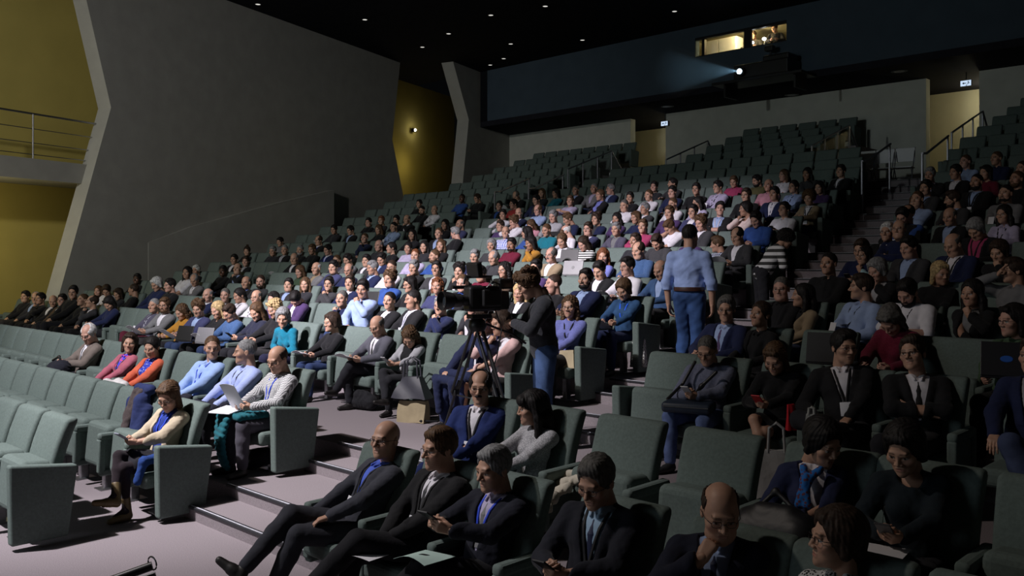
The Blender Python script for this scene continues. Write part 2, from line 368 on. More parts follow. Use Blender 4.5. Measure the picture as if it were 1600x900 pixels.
HW = {'k': (.014, .012, .012), 'd': (.035, .022, .016), 'b': (.085, .048, .026), 'a': (.15, .055, .025), 'g': (.20, .20, .205), 'w': (.50, .50, .50), 'y': (.42, .30, .15), 'e': (.10, .095, .09)}
HAIRWORD = {}
def build_hair(st, h):
    long_ = st in 'LWPF'; f = Field((-.15, -.15, -.36 if long_ else -.2), (.15, .2, .2), h)
    if st == 'B':                                     # full beard with moustache
        f.ell((0, -.045, -.088), (.060, .060, .045), 0); f.cone((-.058, -.01, -.05), (-.05, -.05, -.09), .016, .02, .01); f.cone((.058, -.01, -.05), (.05, -.05, -.09), .016, .02, .01)
        f.cone((-.026, -.098, -.050), (.026, -.098, -.050), .008, .008, .006)
        f.ell((0, -.112, -.064), (.022, .025, .009), .004, 's'); f.fn(lambda X, Y, Z: (Z + .047 - .25 * (Y + .1))); 
        f.wrinkle(.0018, 4); return f.mesh()
    if st == 'o':                                     # moustache only
        f.cone((-.024, -.100, -.050), (0, -.106, -.047), .006, .008, .004); f.cone((.024, -.100, -.050), (0, -.106, -.047), .006, .008, .004); return f.mesh()
    big = {'q': .012, 'A': .035, 'u': -.006, 'c': .012, 'x': -.004}.get(st, .003)
    f.ell((0, .016, .040), (.086 + big, .106 + big, .098 + big))
    if st in 'sp': f.cone((-.03, -.062, .098), (.045, -.056, .098), .020, .024, .02); f.ell((.02, -.01, .11), (.055, .07, .035), .02)
    if st == 'q': 
        for i in range(26):
            a = i * 2.4; e = .35 + (i % 7) * .2; f.ell((.088 * math.cos(a) * math.sin(e + .4), .02 + .10 * math.sin(a) * math.sin(e + .4), .05 + .095 * math.cos(e)), (.026, .026, .024), .012)
    # face opening and lower edge
    f.ell((0, -.118, -.016), (.088 if not long_ else .070, .080, .102), .018, 's')
    if st in 'rx': f.ell((0, -.062, .110), (.070, .092, .066), .012, 's')
    if st == 'x': f.ell((0, .0, .142), (.086, .128, .102), .012, 's'); f.fn(lambda X, Y, Z: -(Y + .028))
    if st in 'spqruxntA': f.fn(lambda X, Y, Z: -(Z + .034 + .36 * Y))
    if st in 'bcQ':                                   # bob, short woman's cut
        dn = {'b': -.105, 'c': -.045, 'Q': -.09}[st]
        for sx in (-1, 1): f.cone((sx * .072, .012, .05), (sx * .079, .006, dn), .028, .024, .02)
        f.cone((0, .07, .05), (0, .075, dn), .058, .052, .02); f.cone((-.05, -.06, .095), (.03, -.068, .092), .018, .02, .015)
        if st == 'Q': f.wrinkle(.008, 1.6)
    if long_:
        dn = -.28
        for sx in (-1, 1): f.cone((sx * .070, .006, .055), (sx * .083, .015, -.07), .030, .030, .02); f.cone((sx * .083, .015, -.07), (sx * .088, -.012, dn), .030, .026, .02)
        f.cone((0, .065, .05), (0, .09, -.08), .066, .060, .02); f.cone((-.03, .09, -.08), (-.03, .09, dn), .055, .045, .02); f.cone((.03, .09, -.08), (.03, .09, dn), .055, .045, .02)
        if st == 'F': f.ell((0, -.070, .062), (.074, .040, .046), .012)
        if st == 'P': f.cone((0, .11, .05), (0, .13, .0), .03, .03, .02)
        if st == 'W': f.wrinkle(.007, 1.7)
    if st == 't': f.ell((0, .105, .03), (.032, .028, .034), .02); f.cone((0, .115, .02), (.01, .125, -.10), .024, .012, .01)
    if st == 'n': f.ell((0, .055, .150), (.038, .038, .032), .02); f.wrinkle(.004, 2)
    if st in 'qA': f.wrinkle({'q': .006, 'A': .010}[st], 3.2)
    else: f.add(lambda X, Y, Z: (.0017 * np.sin(230 * X + 5 * np.sin(42 * Y + 30 * Z)) * np.cos(30 * Z + 60 * Y) + .0012 * np.sin(330 * np.arctan2(X, Y + .01) * .08 + 40 * Z * X)).astype(np.float32))
    return f.mesh()

def build_hand(pose, h):
    f = Field((-.09, -.21, -.12), (.07, .05, .06), h)
    B = {'flat': (8, 10, 8), 'relax': (26, 30, 18), 'curl': (48, 58, 30), 'fist': (80, 95, 55), 'point': (80, 95, 55)}[pose]
    f.cone((0, .035, 0), (0, -.005, 0), .027, .026, 0, 'u', (1, 1, 1.7))
    L = [(.026, .040, .025, .020), (.009, .045, .028, .022), (-.009, .042, .026, .021), (-.025, .033, .020, .018)]
    for i, (x, a, b, c) in enumerate(L):
        f.cone((x * .6, 0, 0), (x, -.080 + abs(x) * .25, .0), .017, .0125, .014)
        bb = B if not (pose == 'point' and i == 0) else (5, 8, 5)
        p = np.array([x, -.082 + abs(x) * .25, 0.]); ang = 0; r = .0092 if i < 3 else .0080
        for l, t in zip((a, b, c), bb):
            ang += math.radians(t); q = p + np.array([x * .06, -l * math.cos(ang), -l * math.sin(ang)]); f.cone(p, q, r, r * .9, .004); p = q; r *= .9
    tp = {'flat': ((.030, -.03, -.006), (.052, -.062, -.012), (.058, -.095, -.016)), 'relax': ((.030, -.03, -.01), (.050, -.062, -.024), (.050, -.093, -.036)),
          'curl': ((.028, -.03, -.014), (.044, -.060, -.036), (.036, -.088, -.052)), 'fist': ((.028, -.03, -.014), (.036, -.062, -.038), (.012, -.084, -.046)), 'point': ((.028, -.03, -.014), (.036, -.062, -.038), (.012, -.084, -.046))}[pose]
    f.cone((.012, -.008, 0), tp[0], .018, .0155, .012); f.cone(tp[0], tp[1], .0145, .0115, .006); f.cone(tp[1], tp[2], .0112, .0092, .004)
    return f.mesh()
_lib = {}
def lib(fn, *a):
    k = (fn.__name__,) + a
    if k not in _lib: _lib[k] = fn(*a)
    return _lib[k]

# ------------------------------------------------------------------ figure
def rotx(t):
    c, s = math.cos(t), math.sin(t); return np.array([[1, 0, 0], [0, c, -s], [0, s, c]])
def rotz(t):
    c, s = math.cos(t), math.sin(t); return np.array([[c, -s, 0], [s, c, 0], [0, 0, 1]])
def roty(t):
    c, s = math.cos(t), math.sin(t); return np.array([[c, 0, s], [0, 1, 0], [-s, 0, c]])
# arm presets for the side x > 0: (frame, wrist, elbow hint, hand pose, palm normal, hand direction or None)
ARM = {
 'lap': ('L', (.045, -.27, .13), (1, .35, -.25), 'relax', (-.5, .1, -.85), (-.75, -.6, -.1)),
 'thigh': ('L', (.125, -.31, .115), (1, .5, -.1), 'relax', (0, 0, -1), (-.1, -1, -.1)),
 'knee': ('L', (.13, -.40, .10), (1, .5, -.1), 'relax', (0, -.1, -1), (0, -1, -.25)),
 'read': ('L', (.115, -.33, .20), (1, .4, -.5), 'curl', (-.85, .1, .45), (-.25, -1, .15)),
 'phone': ('L', (.055, -.30, .24), (1, .4, -.5), 'curl', (-.8, .25, .5), (-.35, -1, .25)),
 'high': ('L', (.085, -.33, .36), (1, .3, -.6), 'curl', (-.9, .2, .1), (-.2, -.9, .5)),
 'chin': ('T', (.045, -.185, .445), (1, -.6, -.9), 'fist', (-.2, 1, 0), (-.15, .15, 1)),
 'cheek': ('T', (.105, -.12, .475), (1, -.6, -.9), 'relax', (-1, .3, 0), (-.2, .1, 1)),
 'cross': ('T', (-.075, -.165, .225), (1, -.2, -.3), 'flat', (0, 1, -.1), (-1, .15, .15)),
 'cross2': ('T', (-.06, -.195, .195), (1, -.2, -.3), 'flat', (0, 1, .2), (-1, .2, -.1)),
 'rest': ('L', (.27, -.36, .17), (1, .6, .2), 'relax', (0, 0, -1), (-.1, -1, -.2)),
 'steeple': ('L', (.085, -.33, .20), (1, .4, -.4), 'flat', (-1, 0, .1), (-.55, -.6, .6)),
 'hang': ('L', (.25, -.03, -.10), (1, .7, 0), 'relax', (-1, 0, 0), (0, -.1, -1)),
 'reach': ('L', (.10, -.52, .28), (.8, .2, -1), 'point', (0, 0, -1), (-.2, -1, .1)),
 'across': ('L', (-.10, -.30, .16), (.8, -.2, -.2), 'flat', (0, .3, -1), (-1, -.4, -.1)),
 'raise': ('T', (.10, -.20, .58), (1, -.5, -.3), 'point', (-.6, .6, 0), (-.3, -.2, 1)),
 'work': ('L', (.06, -.30, .27), (1, .3, -.5), 'curl', (-.5, .2, -.8), (-.5, -1, .05)),
}
LEG = {  # (knee, ankle, toe) for x>0 then x<0, hip relative
 'std': (((.12, -.43, .02), (.12, -.44, -.40)), ((-.12, -.43, .02), (-.12, -.44, -.40))),
 'wide': (((.19, -.40, .02), (.16, -.42, -.40)), ((-.19, -.40, .02), (-.16, -.44, -.40))),
 'cross': (((.09, -.43, .02), (.06, -.40, -.40)), ((-.01, -.44, .12), (.17, -.55, -.22))),
 'crossL': (((.01, -.44, .12), (-.17, -.55, -.22)), ((-.09, -.43, .02), (-.06, -.40, -.40))),
 'ankle': (((.13, -.43, .02), (.12, -.44, -.40)), ((-.24, -.36, .10), (.10, -.46, .10))),
 'stretch': (((.12, -.44, .02), (.12, -.72, -.34)), ((-.12, -.44, .02), (-.10, -.74, -.34))),
 'lounge': (((.10, -.47, .03), (.09, -.66, -.36)), ((-.01, -.50, .15), (.10, -.84, -.16))),
 'lounge2': (((.02, -.49, .14), (-.10, -.82, -.18)), ((-.10, -.47, .03), (-.09, -.60, -.38))),
 'stand': (((.095, -.02, -.43), (.10, .03, -.85)), ((-.095, -.02, -.43), (-.10, .03, -.85))),
 'walk': (((.095, -.12, -.42), (.10, .02, -.83)), ((-.095, .02, -.43), (-.10, .14, -.83))),
}
def ik(S, W, l1, l2, hint):
    S, W, hint = np.array(S, float), np.array(W, float), np.array(hint, float); v = W - S; d = np.linalg.norm(v)
    if d > (l1 + l2) * .985: W = S + v / d * (l1 + l2) * .985; v = W - S; d = np.linalg.norm(v)
    u = v / d; a = (l1 * l1 - l2 * l2 + d * d) / (2 * d); hgt = math.sqrt(max(l1 * l1 - a * a, 1e-6)); n = hint - u * (hint @ u); n /= np.linalg.norm(n) + 1e-9
    return S + u * a + n * hgt, W
class Rig:
    def __init__(s, fem, lean, twist, side, armL, armR, heavy=0.0, stand=False):
        s.fem, s.heavy, s.stand = fem, heavy, stand; s.R = rotz(math.radians(twist)) @ roty(math.radians(side)) @ rotx(-math.radians(lean))
        s.hip = np.array([0, 0, .93 if stand else .50]); s.sh = .154 if fem else .184; s.arms = []
        for sx, a in ((1, armL), (-1, armR)):
            fr, wv, hint, hp, pn, hd = ARM[a] if isinstance(a, str) else a
            m = np.array([sx, 1, 1]); wv, hint, pn = np.array(wv) * m, np.array(hint) * m, np.array(pn) * m; hd = None if hd is None else np.array(hd) * m
            if fr == 'L': wv = s.R.T @ wv; pn = s.R.T @ pn; hint = s.R.T @ hint; hd = None if hd is None else s.R.T @ hd
            S = np.array([sx * s.sh, .01, .435]); E, W = ik(S, wv, .285 if not fem else .265, .255 if not fem else .24, hint)
            fd = W - E; fd /= np.linalg.norm(fd); hd = fd if hd is None else .45 * fd + .55 * hd / np.linalg.norm(hd)
            s.arms.append((sx, S, E, W, hd / np.linalg.norm(hd), pn, hp))
    def out(s, V): return V @ s.R.T + s.hip
def torso_prims(f, r, off, k=.03):
    fem, hv = r.fem, r.heavy
    f.ell((0, .0, .02), (.155 + off + hv * .3, .118 + off + hv * .4, .12 + off))
    f.ell((0, -.012 - hv * .4, .15), ((.116 if fem else .150) + off + hv * .6, (.094 if fem else .114) + off + hv * .8, .16 + off), .05)
    f.ell((0, .0, .335), ((.136 if fem else .172) + off + hv * .3, (.097 if fem else .116) + off + hv * .3, .155 + off), .05)
    if fem:
        for sx in (-1, 1): f.ell((sx * .062, -.072, .30), (.058 + off, .052 + off, .055 + off), .03)
    for sx in (-1, 1): f.cone((0, .025, .475), (sx * (r.sh - .01), .012, .438), .052 + off, .05 + off, .04)
def arm_prims(f, r, off, upto=1.0, k=.03, fat=1.0):
    for sx, S, E, W, hd, pn, hp in r.arms:
        g = .90 if r.fem else 1.0; g *= fat
        f.cone(S, E, .058 * g + off, .047 * g + off, k)
        if upto > .5: f.cone(E, E + (W - E) * upto, .047 * g + off, (.047 + (.032 - .047) * upto) * g + off, .02)
def bounds(r, ex=.13):
    P = [(-.2, -.2, -.14), (.2, .2, .58)] + [tuple(p) for a in r.arms for p in (a[2], a[3])]
    P = np.array(P); return P.min(0) - np.array([ex * .8] * 3), P.max(0) + np.array([ex * .8] * 3)
def top_parts(r, gt, h):
    """garments of the upper body in the torso frame -> {part: (V, F)} plus front surface for lanyards and ties"""
    lo, hi = bounds(r); out = {}
    if gt in ('J', 'C'):                               # jacket (J) or open cardigan / coat (C) over a shirt
        f = Field((-.19, -.2, -.08), (.19, .2, .56), h * .85)
        torso_prims(f, r, .006); f.cone((0, .03, .46), (0, .034, .512), .062, .060, .012)
        for sx in (-1, 1): f.cone((sx * .046, -.024, .505), (sx * .024, -.088, .462), .013, .009, .006)
        f.ell((0, -.085, .515), (.022, .055, .050), .006, 's'); out['shirt'] = f.mesh(); fs = f
        g = Field(lo, hi, h); off = .020
        torso_prims(g, r, off); arm_prims(g, r, .015, .93)
        g.cone((0, .045, .47), (0, .050, .515), .066, .060, .02)
        top = .075 if gt == 'J' else .085; bt = .14 if gt == 'J' else -.12
        wd = lambda Z: np.where(Z > bt, (Z - bt) / (.49 - bt), 0) * top + (.012 if gt == 'J' else .022)
        lap = lambda X, Y, Z: -.007 * np.clip(1 - np.abs(np.abs(X) - wd(Z) - .026) / .03, 0, 1) ** .5 * ((Y < -.02) & (Z > bt + .02) & (Z < .47))
        g.add(lambda X, Y, Z: lap(X, Y, Z).astype(np.float32))
        g.wrinkle(.003, .5); g.wrinkle(.0012, 1.1)
        g.fn(lambda X, Y, Z: -np.maximum(np.abs(X) - wd(Z), np.maximum(Y + .0, bt - Z)), 'i')
        g.fn(lambda X, Y, Z: np.where(Z > .40, -(np.sqrt(X ** 2 + (Y - .018) ** 2) - .064), -1.0) , 'i')
        out['jacket'] = g.mesh(); fr = fs
    else:
        g = Field(lo, hi, h); off = .015 if gt != 'K' else .016; up = .93 if gt != 'T' else .0
        torso_prims(g, r, off); arm_prims(g, r, .013 if gt != 'K' else .014, up, fat=1.0 if gt != 'T' else 1.12)
        if gt == 'S':
            g.cone((0, .03, .46), (0, .034, .512), .062, .060, .012); g.add(lambda X, Y, Z: (-.004 * ((np.abs(X) < .016) & (Y < -.02) & (Z < .46))).astype(np.float32))
            for sx in (-1, 1): g.cone((sx * .048, -.024, .508), (sx * .034, -.100, .455), .014, .010, .004)
            g.ell((0, -.085, .512), (.026, .060, .056), .006, 's')
        elif gt == 'R': g.cone((0, .03, .47), (0, .025, .56), .066, .066, .015)      # roll neck
        elif gt == 'D': g.ell((0, -.06, .50), (.075, .075, .075), .012, 's')           # scooped neck
        else: g.cone((0, .025, .485), (0, .02, .50), .060, .064, .01); g.ell((0, -.03, .53), (.050, .058, .040), .006, 's')
        g.wrinkle(.0034 if gt != 'K' else .0026, .5); g.wrinkle(.0014, 1.1)
        if r.stand and gt == 'S': g.fn(lambda X, Y, Z: .075 - Z + 0 * X)
        out['top'] = g.mesh(); fr = g
    return out, fr
def strap_parts(fr, neckw=.062, zmid=.20, w=.010, badge=True, lift=.006):
    """lanyard ribbons running down the chest and a badge card"""
    m = MB()
    for sx in (-1, 1):
        line = []
        for i in range(9):
            t = i / 8; z = .475 + (zmid - .475) * t; x = sx * (neckw * (1 - t) + .006 * t); y = fr.front(x, z)
            if y is None: y = line[-1][1] if line else -.08
            line.append((x, y - lift - (.014 * max(0, t - .45) if lift > .008 else 0), z))
        line[0] = (sx * neckw, line[0][1] + .015, .490); line.insert(0, (sx * .060, .03, .505))
        V = []; F = []; n = len(line)
        for a in line: a = np.array(a); V += [a - [w, 0, 0], a + [w, 0, 0], a + [w, .004, 0], a - [w, -.004, 0]]
        for i in range(n - 1):
            for k in range(4): F.append((4 * i + k, 4 * i + 4 + k, 4 * i + 4 + (k + 1) % 4, 4 * i + (k + 1) % 4))
        m.add(V, F)
    yb = min((fr.front(x, zz) or -.1) for x in (-.04, 0, .04) for zz in (zmid, zmid - .05, zmid - .11)) - (.034 if lift > .008 else .014)
    b = MB(); b.box((0, yb, zmid - .055), (.085, .003, .11), .001)
    return m, b
def leg_prims(f, r, legs, off, upto=1.0, k=.03):
    hp = r.hip; g = .95 if r.fem else 1.0
    for i, sx in enumerate((1, -1)):
        K, A = [np.array(p) for p in LEG[legs][i]]; H = np.array([sx * .085, 0, -.005])
        f.cone(H, K, .085 * g + off, .058 * g + off, k); f.cone(K, K + (A - K) * .35, .056 * g + off, .054 * g + off, .015); f.cone(K + (A - K) * .35, K + (A - K) * upto, .054 * g + off, (.054 + (.036 - .054) * max(0, (upto - .35) / .65)) * g + off, .02)
def leg_bounds(legs):
    P = np.array([p for sd in LEG[legs] for p in sd] + [(-.2, -.15, -.13), (.2, .17, .13)]); return P.min(0) - .12, P.max(0) + .12
def trousers(r, legs, h):
    lo, hi = leg_bounds(legs); f = Field(lo, hi, h); f.ell((0, .0, .0 if not r.stand else .03), (.165, .128, .11)); leg_prims(f, r, legs, .018, .95); f.wrinkle(.003, .5); return f.mesh()
def skirt(r, legs, h):
    lo, hi = leg_bounds(legs); f = Field(lo, hi, h); f.ell((0, 0, 0), (.16, .125, .11))
    for i, sx in enumerate((1, -1)):
        K = np.array(LEG[legs][i][0]); H = np.array([sx * .08, 0, 0]); f.cone(H, H + (K - H) * .72, .098, .082, .06)
    f.wrinkle(.002, .6); return f.mesh()
def shoes(r, legs, h, boot=False):
    out = []
    for i, sx in enumerate((1, -1)):
        A = np.array(LEG[legs][i][1]); K = np.array(LEG[legs][i][0]); sh = A - K; sh /= np.linalg.norm(sh)
        fw = np.array([sx * .15, -1, 0]); fw -= sh * (fw @ sh); fw /= np.linalg.norm(fw)
        if abs(sh[2]) > .9: fw = np.array([sx * .18, -1, -.02]); fw /= np.linalg.norm(fw)
        f = Field(A - .26, A + .26, h); hl = A + sh * .055 - fw * .02; toe = A + sh * .065 + fw * .17
        f.cone(hl, hl + fw * .08, .036, .040, 0); f.cone(hl + fw * .06, toe, .041, .028, .02); f.cone(A - sh * (.12 if boot else .01), hl, .043, .038, .02)
        out.append(f.mesh())
    return out
def join(L):
    Vs, Fs, n = [], [], 0
    for V, F in L: Vs.append(V); Fs.append(F + n); n += len(V)
    return np.concatenate(Vs), np.concatenate(Fs)
def body_mesh(r, head, hres, yaw, pitch, roll, headscale, bare_arm=0.0, bareleg=None, neckfwd=.0):
    """the one skin mesh: chest, arms, hands, head (and legs when they show)"""
    parts, paints = [], []
    lo, hi = bounds(r); core = Field(lo, hi, max(hres * 2.4, .010) if bare_arm == 0 else .008)
    core.ell((0, 0, .30), (.12 if not r.fem else .105, .085, .17)); core.ell((0, 0, .06), (.12, .09, .13), .05)
    for sx in (-1, 1): core.cone((0, .025, .47), (sx * (r.sh - .02), .012, .43), .048, .045, .04)
    if r.fem:
        for sx in (-1, 1): core.ell((sx * .06, -.06, .29), (.05, .045, .05), .03)
    core.cone((0, .032, .45), (0, .022, .55), .056 if not r.fem else .048, .054 if not r.fem else .047, .02)
    arm_prims(core, r, -.003 if bare_arm == 0 else .001, 1.0)
    V, F = core.mesh(); parts.append((r.out(V), F)); paints.append(np.zeros((len(V), 4), np.float32))
    if bareleg:
        lo, hi = leg_bounds(bareleg); f = Field(lo, hi, .009); f.ell((0, 0, 0), (.13, .10, .09)); leg_prims(f, r, bareleg, -.004, 1.0)
        for i, sx in enumerate((1, -1)):
            K, A = [np.array(p) for p in LEG[bareleg][i]]; f.cone(A, A + np.array([0, -.10, -.05]), .034, .026, .02)
        V, F = f.mesh(); parts.append((V + r.hip, F)); paints.append(np.zeros((len(V), 4), np.float32))
    for sx, S, E, W, hd, pn, hp in r.arms:
        V, F = lib(build_hand, hp, max(hres, .0036)); V = V.copy()
        if sx > 0: V[:, 0] *= -1; F = F[:, ::-1]      # built with the thumb on +x: the hand of the side x < 0
        y = -hd; z = -(pn - hd * (pn @ hd)); z /= np.linalg.norm(z) + 1e-9; x = np.cross(y, z)
        V = (V * (1.0 if not r.fem else .9)) @ np.stack([x, y, z], 0) + W; parts.append((r.out(V), F)); paints.append(np.zeros((len(V), 4), np.float32))
    # the head turns about the top of the neck, in room axes, mostly independent of the lean
    V, F, P = lib(build_head, head, hres); piv = np.array([0, .036, -.12]); HM = rotz(math.radians(yaw)) @ rotx(math.radians(pitch)) @ roty(math.radians(roll))
    nb = r.out(np.array([[0, .012 - neckfwd, .552]]))[0]
    V2 = ((V - piv) * headscale) @ HM.T + nb; parts.append((V2, F)); paints.append(P)
    Vt, Ft = join(parts); T = np.eye(4); T[:3, :3] = HM * headscale; T[:3, 3] = nb - HM @ piv * headscale
    return Vt, Ft, np.concatenate(paints), Matrix(T.tolist())
def glasses_mesh():
    m = MB()
    for sx in (-1, 1):
        pts = [(sx * .032 + .0215 * np.sign(math.cos(a)) * abs(math.cos(a)) ** .6, -.1035 + .004 * abs(math.cos(a)), .0005 + .0145 * np.sign(math.sin(a)) * abs(math.sin(a)) ** .6) for a in np.linspace(0, 2 * math.pi, 17)]
        m.tube(pts, .0013, 5, False); m.tube([(sx * .053, -.100, .005), (sx * .076, -.06, .006), (sx * .084, .012, .004), (sx * .084, .03, -.012)], .0016, 5)
    m.tube([(-.011, -.1045, .004), (0, -.110, .006), (.011, -.1045, .004)], .0016, 5); return m
_gl = []
def get_glasses():
    if not _gl: m = glasses_mesh(); _gl.append(to_mesh('glasses', np.array(m.V), m.F, M['black'], True)); 
    return _gl[0]
_cache = {}
def cached(key, fn):
    if key not in _cache: _cache[key] = fn()
    return _cache[key]

SKIN = {'0': (.47, .275, .195), '1': (.41, .23, .16), '2': (.29, .155, .10), '3': (.085, .043, .028), '4': (.50, .285, .22)}
def make_person(name, loc, rz=0.0, scale=.92, fem=False, head='m', hair='s', hcol='d', beard=None, skin='0', lean=18, twist=0, side=0, armL='lap', armR='lap', legs='std',
                yaw=0, pitch=0, roll=0, gt='K', gm='cloth', gcol=(.1, .1, .1), shirt=(.7, .7, .75), tie=None, lcol=(.02, .02, .025), lm='cloth', low='trousers', shoecol=(.012, .01, .01), boots=False,
                glasses=False, strap=None, badge=True, res=1, headscale=1.08, heavy=0.0, stand=False, short=False, neckfwd=.0, shared=True, legcol=None, key=None):
    hres = (.0032, .0052, .0066)[res]; gres = (.0075, .011, .013)[res]
    r = Rig(fem, lean, twist, side, armL, armR, heavy, stand)
    bare = 1.0 if (gt == 'T' or short) else 0.0
    V, F, P, HM = body_mesh(r, head, hres, yaw, pitch, roll, headscale, bare, legs if low in ('skirt',) else None, neckfwd)
    root = link(name, to_mesh(name, V, F, M['skin'], True, P), None, SKIN[skin], loc, (0, 0, rz)); root.scale = (scale,) * 3
    ak = (fem, lean, twist, side, str(armL), str(armR), heavy, stand, gres)
    def part(nm, me, col, mtx=None):
        o = link(nm, me, root, col)
        if mtx is not None: o.matrix_local = mtx
        return o
    tops, fr = cached(('top', gt, ak), lambda: top_parts(r, gt, gres))
    def tmesh(k, nm, m):
        return cached(('tm', k, gt, ak, m), lambda: to_mesh(nm, r.out(tops[k][0]), tops[k][1], M[m]))
    TN = {'J': 'jacket', 'C': 'cardigan', 'S': 'shirt', 'K': 'sweater', 'R': 'sweater', 'T': 't_shirt', 'D': 'blouse'}
    if gt in 'JC':
        part(TN[gt], tmesh('jacket', TN[gt], gm), gcol); part('shirt', tmesh('shirt', 'shirt', 'cloth' if not isinstance(shirt, str) else shirt), shirt if not isinstance(shirt, str) else (1, 1, 1))
    else: part(TN[gt], tmesh('top', TN[gt], gm), gcol)
    if tie is not None:
        def mk():
            m = MB(); L = []
            for i in range(10):
                z = .475 - i * .035; y = (fr.front(0, z) or -.1) - .006; L.append((0, y, z))
            for i, (a, b) in enumerate(zip(L[:-1], L[1:])):
                wa, wb = .012 + .0022 * i, .012 + .0022 * (i + 1)
                if i == 0: wa = .020
                m.add([(-wa, a[1] + .004, a[2]), (0, a[1] - .004, a[2]), (wa, a[1] + .004, a[2]), (-wb, b[1] + .004, b[2]), (0, b[1] - .004, b[2]), (wb, b[1] + .004, b[2])], [(0, 3, 4, 1), (1, 4, 5, 2)])
            return to_mesh('tie', r.out(np.array(m.V)), m.F, M['ribbon'])
        part('tie', cached(('tie', gt, ak), mk), tie)
    if strap is not None:
        def mk2():
            m, b = strap_parts(fr, w=.009 if res < 2 else .012, lift=.010 if gt in 'JC' else .006)
            return to_mesh('lanyard', r.out(np.array(m.V)), m.F, M['ribbon']), to_mesh('badge', r.out(np.array(b.V)), b.F, M['paper'])
        a, b = cached(('strap', gt, ak), mk2); s = part('lanyard', a, strap)
        if badge: link('badge', b, s, (.7, .7, .75))
    if low == 'trousers': part('trousers', cached(('tr', fem, legs, stand, gres, lm), lambda: to_mesh('trousers', *(lambda q: (q[0] + r.hip, q[1]))(trousers(r, legs, gres)), M[lm])), lcol)
    elif low == 'skirt':
        part('skirt', cached(('sk', fem, legs, gres, lm), lambda: to_mesh('skirt', *(lambda q: (q[0] + r.hip, q[1]))(skirt(r, legs, gres)), M[lm])), lcol)
        if legcol is not None:
            def mk3():
                lo, hi = leg_bounds(legs); f = Field(lo, hi, .009); leg_prims(f, r, legs, -.001, 1.0)
                for i, sx in enumerate((1, -1)): A = np.array(LEG[legs][i][1]); f.cone(A, A + np.array([0, -.10, -.05]), .038, .030, .02)
                V, F = f.mesh(); return to_mesh('tights', V + r.hip, F, M['knit'])
            part('tights', cached(('ti', fem, legs), mk3), legcol)
    if res < 2 and low is not None:
        for me in cached(('shoe', legs, stand, boots, res), lambda: [to_mesh('boot' if boots else 'shoe', q[0] + r.hip, q[1], M['leather']) for q in shoes(r, legs, .008 if res == 0 else .012, boots)]): part('boot' if boots else 'shoe', me, shoecol)
    def hm(st): return cached(('hair', st, res), lambda: to_mesh('hair', *lib(build_hair, st, (.0045, .0062, .008)[res]), M['hair']))
    if hair: part('hair', hm(hair), HW[hcol], HM)
    if beard: part('beard' if beard == 'B' else 'moustache', hm(beard), HW[hcol], HM)
    if glasses: part('glasses', get_glasses(), (1, 1, 1), HM)
    return root, r, HM
# ------------------------------------------------------------------ the hall
M['carpet'] = mat('speckled_carpet', (0.24, 0.21, 0.225), 0.95, nscale=170, lo=0.72, hi=1.25, bscale=200, bstr=0.3, spec=0.05)
M['riser'] = mat('carpeted_riser', (0.20, 0.16, 0.155), 0.95, nscale=60, lo=0.8, hi=1.15, spec=0.05)
M['wallgrey'] = mat('grey_painted_plaster', (0.36, 0.355, 0.33), 0.9, nscale=2.5, lo=0.93, hi=1.05, bscale=60, bstr=0.05, spec=0.1)
M['wallpale'] = mat('pale_painted_plaster', (0.54, 0.55, 0.50), 0.9, nscale=2.5, lo=0.94, hi=1.05, bscale=60, bstr=0.05, spec=0.1)
M['yellow'] = mat('yellow_painted_plaster', (0.55, 0.45, 0.13), 0.9, nscale=1.2, lo=0.93, hi=1.05, bscale=60, bstr=0.05, spec=0.1)
M['darkblue'] = mat('dark_blue_paint', (0.06, 0.083, 0.11), 0.85, nscale=2, lo=0.92, hi=1.06, spec=0.1)
M['blackceil'] = mat('black_ceiling', (0.018, 0.018, 0.024), 0.9, nscale=3, lo=0.85, hi=1.1, spec=0.1)
M['cream'] = mat('cream_wall', (0.62, 0.58, 0.42), 0.9, nscale=2, lo=0.95, hi=1.04, spec=0.1)
M['seat'] = mat('green_grey_upholstery', (0.128, 0.164, 0.152), 0.92, nscale=55, lo=0.86, hi=1.08, bscale=300, bstr=0.25, spec=0.12)
M['white'] = mat('white_plastic', (0.62, 0.62, 0.64), 0.5, nscale=5, lo=.97, hi=1.03)
M['nosing'] = mat('dark_rubber_nosing', (0.02, 0.02, 0.024), 0.5, nscale=20)
M['silver'] = mat('pale_metal', (0.30, 0.30, 0.34), 0.4, 0.7, nscale=30)
def struct(mb, name, m, kind='structure', **kw):
    o = mb.build(name, m, **kw); o['kind'] = kind; return o

FL = {1: 0, 2: 0, 3: .2, 4: .4, 5: .6, 6: .82, 7: 1.035, 8: 1.26, 9: 1.51, 10: 1.79, 11: 2.066, 12: 2.352, 13: 2.675, 14: 2.995, 15: 3.326, 16: 3.668, 17: 4.042, 18: 4.406, 19: 4.77, 20: 5.13, 21: 5.5}
def YR(r): return 7.2 + 1.1 * (r - 4) if r > 3 else 2.8 + 1.1 * (r - 1)
def tab(d): ks = sorted(d); return lambda r: float(np.interp(r, ks, [d[k] for k in ks]))
XC1 = tab({1: -7.4, 3: -7.4, 4: -6.5, 6: -6.45, 8: -6.7, 10: -6.9, 12: -7.2, 14: -7.5, 15: -7.9, 16: -8.3, 17: -8.8})   # middle block, stairs end
XC0 = tab({1: -17.0, 3: -16.9, 4: -17.3, 14: -16.9, 17: -16.5})                                               # middle block, far end
XR0 = tab({1: -5.2, 3: -5.2, 4: -5.05, 8: -5.0, 10: -5.3, 12: -5.8, 14: -6.3, 17: -6.8, 21: -6.7})             # near block, stairs end
XL1 = tab({1: -18.5, 21: -18.6})                                                                             # far block, stairs end
